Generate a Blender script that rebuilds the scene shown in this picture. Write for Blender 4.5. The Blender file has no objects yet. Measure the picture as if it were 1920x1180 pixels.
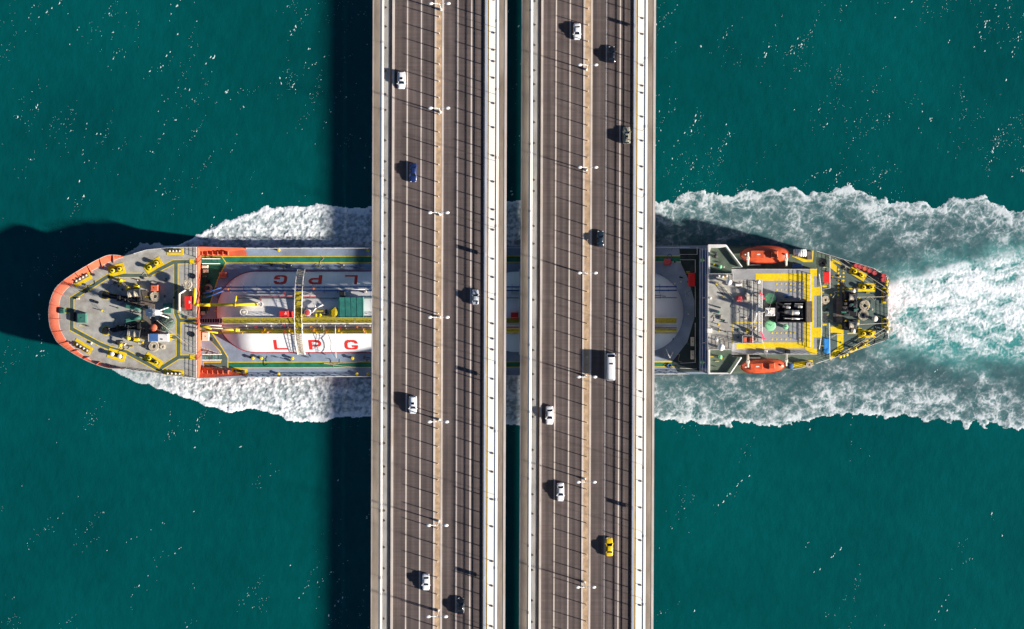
import bpy, math, random
import numpy as np
random.seed(7)
rng = np.random.default_rng(11)
R = math.radians

# ------------------------------------------------------------------ camera, sky, sun, exposure
H = 500.0            # camera height above the sea, metres
F = 3250.0           # focal length in photo pixels (photo 1920 x 1180)
sc = bpy.context.scene
cam = bpy.data.cameras.new('camera'); cam_o = bpy.data.objects.new('camera', cam)
sc.collection.objects.link(cam_o); cam_o.location = (0, 0, H)
cam.sensor_width = 36; cam.lens = F / 1920 * 36; cam.clip_start = 1; cam.clip_end = 9000
sc.camera = cam_o
SUN_EL, SUN_AZ = 17.0, 17.0      # elevation; shadows fall to the left and SUN_AZ degrees upward
w = bpy.data.worlds.new('World'); sc.world = w; w.use_nodes = True
nt = w.node_tree; bg = nt.nodes['Background']
sky = nt.nodes.new('ShaderNodeTexSky'); sky.sky_type = 'NISHITA'; sky.sun_disc = False
sky.air_density = 0.55; sky.dust_density = 0.0; sky.ozone_density = 2.0; sky.sun_elevation = R(SUN_EL); sky.sun_rotation = R(90 + SUN_AZ)
nt.links.new(sky.outputs[0], bg.inputs[0]); bg.inputs[1].default_value = 0.05
sl = bpy.data.lights.new('sun', 'SUN'); sl.energy = 5.0; sl.angle = R(2.0); sl.color = (1.0, 0.93, 0.84)
so = bpy.data.objects.new('sun', sl); sc.collection.objects.link(so)
from mathutils import Vector
sd = Vector((-math.cos(R(SUN_AZ)) * math.cos(R(SUN_EL)), math.sin(R(SUN_AZ)) * math.cos(R(SUN_EL)), -math.sin(R(SUN_EL))))
so.rotation_euler = sd.to_track_quat('-Z', 'Y').to_euler(); so.location = (300, -150, 200)
sc.view_settings.view_transform = 'Standard'; sc.view_settings.look = 'None'
sc.view_settings.gamma = 1; sc.view_settings.use_curve_mapping = False
sc.view_settings.exposure = 1.4

# ------------------------------------------------------------------ helpers
C = sc.collection
def W(px, py, z):
    s = (H - z) / F
    return ((px - 960) * s, (590 - py) * s, z)
def XY(px, py, z): return W(px, py, z)[:2]
def frame(x0, y0, k): return lambda x, y: (x0 + x / k, y0 + y / k)
p1 = frame(80, 440, 4.069); p2 = frame(340, 450, 4.37); p3 = frame(1220, 440, 4.2125)
p4 = frame(1400, 440, 4.2133); p5 = frame(170, 520, 6.94); p6 = frame(1310, 490, 6.213)
p7 = frame(1420, 490, 5.9); p8 = frame(1540, 470, 5.364); p9 = frame(440, 530, 6.942)

def lin(c):
    return tuple(((v / 255) / 12.92 if v / 255 <= 0.04045 else ((v / 255 + 0.055) / 1.055) ** 2.4) for v in c)
MATS = {}
def mat(name, rgb, rough=0.6, var=0.12, scale=0.6, metal=0.0, stretch=None, k=0.85, grime=None, spec=0.3, coat=0.0, bump=0.0):
    """procedural paint: base colour broken up by two noises, optional grime patches, fine relief"""
    m = bpy.data.materials.new(name); m.use_nodes = True; n = m.node_tree; N = n.nodes; L = n.links
    b = N['Principled BSDF']; c = [v * k for v in lin(rgb)]
    tc = N.new('ShaderNodeTexCoord'); mp = N.new('ShaderNodeMapping')
    if stretch: mp.inputs['Scale'].default_value = stretch
    L.new(tc.outputs['Object'], mp.inputs[0])
    n1 = N.new('ShaderNodeTexNoise'); n1.inputs['Scale'].default_value = scale; n1.inputs['Detail'].default_value = 6
    L.new(mp.outputs[0], n1.inputs['Vector'])
    r = N.new('ShaderNodeValToRGB')
    lo = [max(0, v * (1 - var * 1.6)) for v in c]; hi = [min(1, v * (1 + var * 1.2)) for v in c]
    r.color_ramp.elements[0].position = 0.3; r.color_ramp.elements[1].position = 0.7
    r.color_ramp.elements[0].color = (*lo, 1); r.color_ramp.elements[1].color = (*hi, 1)
    L.new(n1.outputs[0], r.inputs[0]); out = r.outputs[0]
    if grime:
        n2 = N.new('ShaderNodeTexNoise'); n2.inputs['Scale'].default_value = scale * 0.35; n2.inputs['Detail'].default_value = 8
        n2.inputs['Roughness'].default_value = 0.7
        L.new(mp.outputs[0], n2.inputs['Vector'])
        r2 = N.new('ShaderNodeValToRGB'); r2.color_ramp.elements[0].position = 0.5; r2.color_ramp.elements[1].position = 0.72
        r2.color_ramp.elements[0].color = (0, 0, 0, 1); r2.color_ramp.elements[1].color = (0.7, 0.7, 0.7, 1)
        L.new(n2.outputs[0], r2.inputs[0])
        mx = N.new('ShaderNodeMix'); mx.data_type = 'RGBA'
        L.new(r2.outputs[0], mx.inputs[0]); L.new(out, mx.inputs[6]); mx.inputs[7].default_value = (*[v * k for v in lin(grime)], 1)
        out = mx.outputs[2]
    L.new(out, b.inputs['Base Color'])
    b.inputs['Roughness'].default_value = rough; b.inputs['Metallic'].default_value = metal
    b.inputs['Specular IOR Level'].default_value = spec; b.inputs['Coat Weight'].default_value = coat
    b.inputs['Coat Roughness'].default_value = 0.08
    if bump:
        bp = N.new('ShaderNodeBump'); bp.inputs['Strength'].default_value = bump; bp.inputs['Distance'].default_value = 0.1
        n3 = N.new('ShaderNodeTexNoise'); n3.inputs['Scale'].default_value = scale * 6; L.new(mp.outputs[0], n3.inputs['Vector'])
        L.new(n3.outputs[0], bp.inputs['Height']); L.new(bp.outputs[0], b.inputs['Normal'])
    MATS[name] = m; return m

ROOTLOC = {}
class MB:
    def __init__(s): s.v = []; s.f = []; s.smooth = False
    def add(s, vs, fs):
        o = len(s.v); s.v += [tuple(p) for p in vs]; s.f += [tuple(i + o for i in f) for f in fs]; return s
    def box(s, c, d, rz=0.0):
        hx, hy, hz = d[0] / 2, d[1] / 2, d[2] / 2; ca, sa = math.cos(rz), math.sin(rz); vs = []
        for z in (-hz, hz):
            for x, y in ((-hx, -hy), (hx, -hy), (hx, hy), (-hx, hy)):
                vs.append((c[0] + x * ca - y * sa, c[1] + x * sa + y * ca, c[2] + z))
        return s.add(vs, [(3, 2, 1, 0), (4, 5, 6, 7), (0, 1, 5, 4), (1, 2, 6, 5), (2, 3, 7, 6), (3, 0, 4, 7)])
    def bevbox(s, c, d, bev=0.1, rz=0.0):
        """box with chamfered top edges"""
        hx, hy, hz = d[0] / 2, d[1] / 2, d[2] / 2; ca, sa = math.cos(rz), math.sin(rz); vs = []
        for z, e in ((-hz, 0), (hz - bev, 0), (hz, bev)):
            for x, y in ((-hx + e, -hy + e), (hx - e, -hy + e), (hx - e, hy - e), (-hx + e, hy - e)):
                vs.append((c[0] + x * ca - y * sa, c[1] + x * sa + y * ca, c[2] + z))
        fs = [(3, 2, 1, 0), (8, 9, 10, 11)]
        for b in (0, 4):
            for i in range(4): j = (i + 1) % 4; fs.append((b + i, b + j, b + 4 + j, b + 4 + i))
        return s.add(vs, fs)
    def cyl(s, a, b, r, n=12, r2=None, caps=True):
        a = Vector(a); b = Vector(b); d = (b - a); r2 = r if r2 is None else r2
        if d.length < 1e-6: return s
        d.normalize(); u = d.orthogonal().normalized(); t = d.cross(u)
        vs = []
        for p, rr in ((a, r), (b, r2)):
            for i in range(n):
                an = 2 * math.pi * i / n; vs.append(p + (u * math.cos(an) + t * math.sin(an)) * rr)
        fs = [(i, (i + 1) % n, n + (i + 1) % n, n + i) for i in range(n)]
        if caps: fs += [tuple(range(n - 1, -1, -1)), tuple(range(n, 2 * n))]
        return s.add(vs, fs)
    def tube(s, pts, r, n=6):
        for a, b in zip(pts[:-1], pts[1:]): s.cyl(a, b, r, n)
        return s
    def lathe(s, c, prof, n=16):
        """profile of (radius, z) turned about a vertical axis"""
        vs = []; fs = []
        for (r, z) in prof:
            for i in range(n):
                an = 2 * math.pi * i / n; vs.append((c[0] + r * math.cos(an), c[1] + r * math.sin(an), c[2] + z))
        for k in range(len(prof) - 1):
            for i in range(n):
                j = (i + 1) % n; fs.append((k * n + i, k * n + j, (k + 1) * n + j, (k + 1) * n + i))
        fs.append(tuple(range((len(prof) - 1) * n, len(prof) * n))); fs.append(tuple(range(n - 1, -1, -1)))
        return s.add(vs, fs)
    def sphere(s, c, r, n=14, m=8, sq=1.0):
        prof = [(max(0.02, r * math.sin(math.pi * k / m)), -r * sq * math.cos(math.pi * k / m)) for k in range(m + 1)]
        return s.lathe(c, prof, n)
    def prism(s, pts, z1, z0):
        a = sum(pts[i][0] * pts[(i + 1) % len(pts)][1] - pts[(i + 1) % len(pts)][0] * pts[i][1] for i in range(len(pts)))
        if a < 0: pts = pts[::-1]
        n = len(pts); vs = [(x, y, z0) for x, y in pts] + [(x, y, z1) for x, y in pts]
        return s.add(vs, [tuple(range(n, 2 * n)), tuple(range(n - 1, -1, -1))] + [(i, (i + 1) % n, n + (i + 1) % n, n + i) for i in range(n)])
    def sheet(s, pts, z):
        a = sum(pts[i][0] * pts[(i + 1) % len(pts)][1] - pts[(i + 1) % len(pts)][0] * pts[i][1] for i in range(len(pts)))
        if a < 0: pts = pts[::-1]
        return s.add([(x, y, z) for x, y in pts], [tuple(range(len(pts)))])
    def strip(s, pts, wd, z, closed=False):
        """mitred flat band along a 2D polyline"""
        n = len(pts); P = [Vector((p[0], p[1])) for p in pts]; Lp = []; Rp = []
        for i in range(n):
            a = P[i - 1] if (i > 0 or closed) else None; b = P[(i + 1) % n] if (i < n - 1 or closed) else None
            d1 = (P[i] - a).normalized() if a is not None else None; d2 = (b - P[i]).normalized() if b is not None else None
            if d1 is None: d1 = d2
            if d2 is None: d2 = d1
            n1 = Vector((-d1.y, d1.x)); n2 = Vector((-d2.y, d2.x)); m = (n1 + n2)
            m = m.normalized() if m.length > 1e-5 else n1
            k = wd / 2 / max(0.35, m.dot(n1)); Lp.append(P[i] + m * k); Rp.append(P[i] - m * k)
        vs = [(p.x, p.y, z) for p in Lp] + [(p.x, p.y, z) for p in Rp]
        fs = [(n + i, n + (i + 1) % n, (i + 1) % n, i) for i in range(n if closed else n - 1)]
        return s.add(vs, fs)
    def rail(s, pts, h=1.1, gap=1.6, r=0.045, rails=3):
        """guard rail of posts and horizontal bars along 3D points"""
        for a, b in zip(pts[:-1], pts[1:]):
            a = Vector(a); b = Vector(b); L = (b - a).length; k = max(1, round(L / gap))
            for i in range(k + 1):
                p = a.lerp(b, i / k); s.cyl(p, p + Vector((0, 0, h)), r, 4, caps=False)
            for j in range(rails):
                o = Vector((0, 0, h * (j + 1) / rails)); s.cyl(a + o, b + o, r * 0.8, 4, caps=False)
        return s
    def build(s, name, m, parent=None, smooth=False, org=None):
        o3 = org if org is not None else (ROOTLOC.get(root_of(parent).name, (0, 0, 0)) if parent else (0, 0, 0))
        me = bpy.data.meshes.new(name)
        me.from_pydata([(x - o3[0], y - o3[1], z - o3[2]) for x, y, z in s.v], [], s.f)
        if smooth or s.smooth: me.polygons.foreach_set('use_smooth', [True] * len(me.polygons))
        me.materials.append(MATS[m] if isinstance(m, str) else m); me.update()
        o = bpy.data.objects.new(name, me); C.objects.link(o); o.parent = parent
        return o
def root_of(o):
    while o.parent: o = o.parent
    return o
def tag(o, label=None, cat=None, group=None, kind=None):
    if label: o['label'] = label
    if cat: o['category'] = cat
    if group: o['group'] = group
    if kind: o['kind'] = kind
    return o
def thing(name, loc, label, cat, group=None, rz=0.0):
    o = bpy.data.objects.new(name, None); C.objects.link(o); o.location = loc; o.rotation_euler = (0, 0, rz)
    ROOTLOC[o.name] = tuple(loc); return tag(o, label, cat, group)
def solo(mb, name, m, loc, label, cat, group=None, smooth=False):
    o = mb.build(name, m, None, smooth, org=loc); o.location = loc; return tag(o, label, cat, group)

# ------------------------------------------------------------------ materials
mat('deck_grey', (174, 172, 164), var=0.14, scale=0.5, grime=(140, 122, 104), bump=0.15)
mat('deck_blue_grey', (142, 158, 178), var=0.12, scale=0.3, grime=(125, 120, 125), bump=0.1)
mat('deck_mid_grey', (158, 159, 162), var=0.1, scale=0.3, grime=(140, 138, 136))
mat('deck_green', (88, 104, 98), var=0.15, scale=0.5, grime=(85, 100, 88))
mat('deck_olive', (92, 106, 90), var=0.15, scale=0.5, grime=(70, 82, 72))
mat('deck_shade', (44, 58, 58), var=0.2, scale=0.5, grime=(62, 72, 68))
mat('walk_green', (34, 118, 92), var=0.2, scale=0.5, grime=(70, 125, 105))
mat('yellow', (238, 205, 20), var=0.08, scale=1.2, grime=(190, 150, 30))
mat('grating_yellow', (176, 160, 40), var=0.2, scale=3, grime=(120, 110, 50))
mat('orange', (214, 106, 74), var=0.1, scale=0.6, grime=(190, 85, 60))
mat('boat_orange', (216, 92, 50), var=0.12, scale=0.9, rough=0.4, spec=0.5, grime=(160, 66, 46))
mat('hull_red', (150, 50, 40), var=0.15, scale=0.3)
mat('red', (226, 42, 38), var=0.06, scale=0.8, rough=0.45)
mat('barrel_red', (205, 82, 84), var=0.1, scale=1.0)
mat('letter_red', (206, 44, 36), var=0.06, scale=1.5)
mat('skirt_red', (175, 45, 55), var=0.1, scale=1.5)
mat('tank_white', (232, 231, 232), var=0.04, scale=0.35, stretch=(1, 0.25, 0.25), rough=0.4, grime=(204, 194, 184))
mat('white', (236, 232, 228), var=0.04, scale=0.8, rough=0.5, grime=(205, 195, 180))
mat('cream', (222, 210, 190), var=0.08, scale=0.8)
mat('black', (26, 28, 32), var=0.3, scale=1.0)
mat('dark_steel', (58, 62, 66), var=0.25, scale=1.0, grime=(92, 76, 62))
mat('steel', (150, 152, 152), var=0.15, scale=1.2, rough=0.4, metal=0.5)
mat('brown_plate', (112, 102, 92), var=0.2, scale=1.2, grime=(84, 70, 58))
mat('machine_green', (56, 112, 98), var=0.15, scale=1.2, grime=(45, 90, 80))
mat('vent_green', (128, 200, 150), var=0.06, scale=0.8)
mat('tarp_teal', (48, 118, 108), var=0.15, scale=0.8, bump=0.3)
mat('tarp_dark', (76, 92, 82), var=0.35, scale=0.9, bump=0.6)
mat('rope', (206, 194, 172), var=0.2, scale=3.0, rough=0.9, grime=(160, 145, 120))
mat('blue_pipe', (44, 84, 150), var=0.1, scale=1.0)
mat('blue_box', (40, 130, 205), var=0.1, scale=1.0)
mat('blue_paint', (70, 110, 165), var=0.1, scale=1.0)
mat('pink_pipe', (196, 120, 120), var=0.12, scale=1.0)
mat('flag_red', (200, 30, 70), var=0.1, scale=2.0)
mat('glass', (22, 30, 40), var=0.1, rough=0.08, spec=0.6)
# bridge
mat('asphalt', (93, 82, 79), var=0.15, scale=1.0, stretch=(1.1, 0.006, 1), grime=(106, 92, 85), rough=0.85, k=0.90, bump=0.15)
def wear(m, period):
    '''paler wheel tracks along each lane, blotchy patches and faint cross seams on the asphalt'''
    N = m.node_tree.nodes; L = m.node_tree.links; b = N['Principled BSDF']; src = b.inputs['Base Color'].links[0].from_socket
    tc = N.new('ShaderNodeTexCoord'); wv = N.new('ShaderNodeTexWave'); wv.bands_direction = 'X'; wv.inputs['Scale'].default_value = 0.314 / period; wv.inputs['Distortion'].default_value = 0.25; wv.inputs['Detail'].default_value = 2
    L.new(tc.outputs['Object'], wv.inputs['Vector'])
    n1 = N.new('ShaderNodeTexNoise'); n1.inputs['Scale'].default_value = 0.22; n1.inputs['Detail'].default_value = 7; n1.inputs['Roughness'].default_value = 0.65
    mp = N.new('ShaderNodeMapping'); mp.inputs['Scale'].default_value = (1, 0.35, 1); L.new(tc.outputs['Object'], mp.inputs[0]); L.new(mp.outputs[0], n1.inputs['Vector'])
    n2 = N.new('ShaderNodeTexNoise'); n2.inputs['Scale'].default_value = 1.0; n2.inputs['Detail'].default_value = 3
    mp2 = N.new('ShaderNodeMapping'); mp2.inputs['Scale'].default_value = (0.03, 1.6, 1); L.new(tc.outputs['Object'], mp2.inputs[0]); L.new(mp2.outputs[0], n2.inputs['Vector'])
    prev = None
    for sock, lo, hi in ((wv.outputs['Fac'], 0.86, 1.12), (n1.outputs[0], 0.66, 1.32), (n2.outputs[0], 0.80, 1.18)):
        mr = N.new('ShaderNodeMapRange'); mr.inputs[1].default_value = 0.2; mr.inputs[2].default_value = 0.8; mr.inputs[3].default_value = lo; mr.inputs[4].default_value = hi; L.new(sock, mr.inputs[0])
        if prev is None: prev = mr.outputs[0]
        else:
            mu = N.new('ShaderNodeMath'); mu.operation = 'MULTIPLY'; L.new(prev, mu.inputs[0]); L.new(mr.outputs[0], mu.inputs[1]); prev = mu.outputs[0]
    mx = N.new('ShaderNodeMix'); mx.data_type = 'RGBA'; mx.blend_type = 'MULTIPLY'; mx.inputs[0].default_value = 1
    L.new(src, mx.inputs[6]); L.new(prev, mx.inputs[7]); L.new(mx.outputs[2], b.inputs['Base Color'])
wear(MATS['asphalt'], 1.85)
mat('line_paint', (226, 212, 200), var=0.10, scale=0.5, stretch=(1, 0.3, 1), grime=(190, 172, 158), k=0.8)
mat('median_tan', (196, 166, 132), var=0.18, scale=0.8, grime=(160, 130, 100), bump=0.2)
mat('concrete_brown', (156, 142, 126), var=0.18, scale=0.35, stretch=(1, 0.25, 1), grime=(112, 94, 80), bump=0.2)
mat('concrete_grey', (168, 164, 158), var=0.14, scale=0.35, stretch=(1, 0.4, 1), grime=(138, 128, 116), bump=0.2)
mat('kerb_brown', (150, 122, 100), var=0.2, scale=0.6, stretch=(1, 0.2, 1))
mat('edge_pale', (208, 198, 190), var=0.10, scale=0.5, stretch=(1, 0.3, 1), grime=(185, 160, 130))
mat('footway_white', (244, 236, 224), var=0.03, scale=0.4, k=1.0)
mat('cable_white', (236, 228, 218), var=0.04, scale=0.8, stretch=(1, 0.2, 1), k=0.95)
mat('barrier_steel', (176, 186, 204), var=0.08, scale=0.8, stretch=(1, 0.2, 1), rough=0.45)
mat('ochre', (196, 156, 84), var=0.15, scale=1.0, stretch=(1, 0.2, 1))
mat('post_dark', (80, 76, 72), var=0.2, scale=1.0)
mat('lamp_white', (238, 234, 228), var=0.03, rough=0.4)
mat('lamp_glass', (215, 222, 228), var=0.03, rough=0.15)
# cars
def paint(n, c): return mat(n, c, rough=0.3, var=0.02, scale=1.0, coat=0.7, spec=0.5)
paint('paint_white', (240, 240, 240)); paint('paint_black', (22, 24, 30)); paint('paint_blue', (26, 44, 96))
paint('paint_silver', (176, 180, 184)); paint('paint_beige', (150, 146, 128)); paint('paint_yellow', (245, 200, 10)); paint('paint_dark', (34, 50, 62))
mat('tyre', (24, 24, 24), var=0.1, rough=0.9); mat('rim', (165, 165, 168), metal=0.8, rough=0.3, var=0.05)
mat('head_lamp', (230, 232, 236), rough=0.1, var=0.02, spec=0.8); mat('tail_lamp', (150, 14, 14), rough=0.2, var=0.02)

# ------------------------------------------------------------------ sea
def sea_material():
    m = bpy.data.materials.new('sea_water'); m.use_nodes = True; N = m.node_tree.nodes; L = m.node_tree.links
    b = N['Principled BSDF']; tc = N.new('ShaderNodeTexCoord')
    mp = N.new('ShaderNodeMapping'); mp.inputs['Scale'].default_value = (1, 0.55, 1); mp.inputs['Rotation'].default_value = (0, 0, R(28))
    L.new(tc.outputs['Object'], mp.inputs[0])
    n1 = N.new('ShaderNodeTexNoise'); n1.inputs['Scale'].default_value = 0.02; n1.inputs['Detail'].default_value = 6
    L.new(tc.outputs['Object'], n1.inputs['Vector'])
    r = N.new('ShaderNodeValToRGB'); r.color_ramp.elements[0].position = 0.32; r.color_ramp.elements[1].position = 0.7
    r.color_ramp.elements[0].color = (0.0003, 0.055, 0.058, 1); r.color_ramp.elements[1].color = (0.0004, 0.077, 0.077, 1)
    L.new(n1.outputs[0], r.inputs[0])
    n4 = N.new('ShaderNodeTexNoise'); n4.inputs['Scale'].default_value = 0.35; n4.inputs['Detail'].default_value = 6
    L.new(mp.outputs[0], n4.inputs['Vector'])
    mr = N.new('ShaderNodeMapRange'); mr.inputs[1].default_value = 0.3; mr.inputs[2].default_value = 0.7; mr.inputs[3].default_value = 0.91; mr.inputs[4].default_value = 1.09
    L.new(n4.outputs[0], mr.inputs[0])
    mu = N.new('ShaderNodeMix'); mu.data_type = 'RGBA'; mu.blend_type = 'MULTIPLY'; mu.inputs[0].default_value = 1
    L.new(r.outputs[0], mu.inputs[6]); L.new(mr.outputs[0], mu.inputs[7]); L.new(mu.outputs[2], b.inputs['Base Color'])
    b.inputs['Roughness'].default_value = 0.22; b.inputs['IOR'].default_value = 1.33; b.inputs['Specular IOR Level'].default_value = 0.25
    n2 = N.new('ShaderNodeTexNoise'); n2.inputs['Scale'].default_value = 0.5; n2.inputs['Detail'].default_value = 7; n2.inputs['Roughness'].default_value = 0.6
    L.new(mp.outputs[0], n2.inputs['Vector'])
    bp = N.new('ShaderNodeBump'); bp.inputs['Strength'].default_value = 0.3; bp.inputs['Distance'].default_value = 0.3
    L.new(n2.outputs[0], bp.inputs['Height']); L.new(bp.outputs[0], b.inputs['Normal'])
    MATS['sea_water'] = m
sea_material()
tag(MB().sheet([(-4000, -4000), (4000, -4000), (4000, 4000), (-4000, 4000)], 0.0).build('sea', 'sea_water'), 'deep teal sea surface around the ship', kind='structure')

# sun glints on the sea, painted as small pale mesh flecks
def flecks():
    V = []; Fc = []
    def fleck(x, y, a, l, wd):
        o = len(V); ca, sa = math.cos(a), math.sin(a); n = random.choice((5, 6, 7))
        for i in range(n):
            t = 2 * math.pi * i / n + random.uniform(-0.3, 0.3); q = random.uniform(0.7, 1.25)
            u, v = math.cos(t) * l * q, math.sin(t) * wd * q
            V.append((x + u * ca - v * sa, y + u * sa + v * ca, 0.03))
        c = len(V); V.append((x, y, 0.03 + 0.4 * wd))
        for i in range(n): Fc.append((o + i, o + (i + 1) % n, c))
    def dens(px, py):
        d = 1.0 if py < 420 else (0.35 if px < 700 else 0.16)
        if px > 1200 and py < 200: d *= 1.25
        if px < 120: d *= 0.7
        return d
    n = 0
    while n < 720:
        px, py = random.uniform(-60, 1980), random.uniform(-40, 1220)
        if random.random() > dens(px, py): continue
        if math.sin(px * 0.021 + 1.3 * math.sin(py * 0.013)) + math.sin(py * 0.027 - px * 0.011 + 2.0) + random.gauss(0, 0.6) < 0.1: continue
        n += 1
        x, y, _ = W(px, py, 0)
        a = R(random.gauss(58, 16)); k = random.choice((1, 1, 1, 2, 3, 5, 8)); s = random.lognormvariate(-2.3, 0.55)
        for i in range(k):
            t = random.gauss(0, 0.55 * k); fl = s * random.uniform(0.5, 1.25)
            fleck(x + t * math.cos(a) + random.gauss(0, 0.3), y + t * math.sin(a) + random.gauss(0, 0.3), a + random.gauss(0, 0.4), min(0.42, fl * random.uniform(1, 2.2)), min(0.2, fl))
        if random.random() < 0.4:
            for i in range(random.randint(4, 12)):
                t = random.gauss(0, 3.0); fleck(x + t * math.cos(a) + random.gauss(0, 0.9), y + t * math.sin(a) + random.gauss(0, 0.9), a, 0.08, 0.06)
    m = MB(); m.v = V; m.f = Fc
    mat('glint_white', (186, 206, 204), var=0.2, rough=0.9)
    tag(m.build('glint_flecks', 'glint_white'), 'tiny white flecks painted as sun glints over the teal sea', 'spray', kind='stuff')
flecks()

# ------------------------------------------------------------------ foam of the bow wave and the wake
def perlin(x, y, seed):
    g = np.random.default_rng(seed); perm = g.permutation(512); ang = g.uniform(0, 2 * np.pi, 512); gx, gy = np.cos(ang), np.sin(ang)
    xi = np.floor(x).astype(int); yi = np.floor(y).astype(int); xf = x - xi; yf = y - yi
    def gr(ix, iy, fx, fy):
        h = perm[(perm[ix & 511] + iy) & 511]; return gx[h] * fx + gy[h] * fy
    u = xf * xf * xf * (xf * (xf * 6 - 15) + 10); v = yf * yf * yf * (yf * (yf * 6 - 15) + 10)
    a = gr(xi, yi, xf, yf); b = gr(xi + 1, yi, xf - 1, yf); c = gr(xi, yi + 1, xf, yf - 1); d = gr(xi + 1, yi + 1, xf - 1, yf - 1)
    return (a + u * (b - a)) * (1 - v) + (c + u * (d - c)) * v
def fbm(x, y, seed, o=4, g=0.55):
    t = 0; a = 1; n = 0
    for i in range(o): t = t + a * perlin(x * 2 ** i, y * 2 ** i, seed + i); n += a; a *= g
    return t / n * 1.6
def worley(x, y, seed):
    g = np.random.default_rng(seed); jx = g.random(4096); jy = g.random(4096)
    xi = np.floor(x).astype(int); yi = np.floor(y).astype(int); f1 = np.full(x.shape, 9.0); f2 = np.full(x.shape, 9.0)
    for dx in (-1, 0, 1):
        for dy in (-1, 0, 1):
            cx = xi + dx; cy = yi + dy; h = (cx * 73 + cy * 1031) & 4095
            d = np.hypot(cx + jx[h] - x, cy + jy[h] - y); f2 = np.minimum(f2, np.maximum(f1, d)); f1 = np.minimum(f1, d)
    return f1, f2
def ss(a, b, x):
    t = np.clip((x - a) / (b - a), 0, 1); return t * t * (3 - 2 * t)
TOP = [(195, 520), (240, 470), (262, 459), (300, 457), (330, 459), (345, 452), (360, 445), (390, 430), (420, 417), (450, 405), (490, 391), (540, 388), (590, 384), (640, 390), (700, 388), (960, 374), (1228, 378), (1262, 377), (1290, 362), (1360, 361), (1440, 358), (1490, 352), (1512, 366), (1560, 350), (1600, 346), (1622, 366), (1650, 376), (1690, 383), (1720, 373), (1750, 385), (1790, 372), (1850, 366), (1870, 378), (1890, 398), (1925, 397), (2100, 395)]
BOT = [(195, 660), (210, 694), (250, 716), (300, 729), (330, 736), (350, 750), (390, 762), (430, 775), (470, 768), (500, 771), (550, 790), (610, 790), (650, 783), (700, 780), (960, 800), (1228, 788), (1330, 794), (1380, 798), (1460, 801), (1500, 792), (1550, 775), (1600, 780), (1700, 780), (1740, 788), (1800, 790), (1815, 806), (1830, 795), (1925, 803), (2100, 806)]
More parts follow.
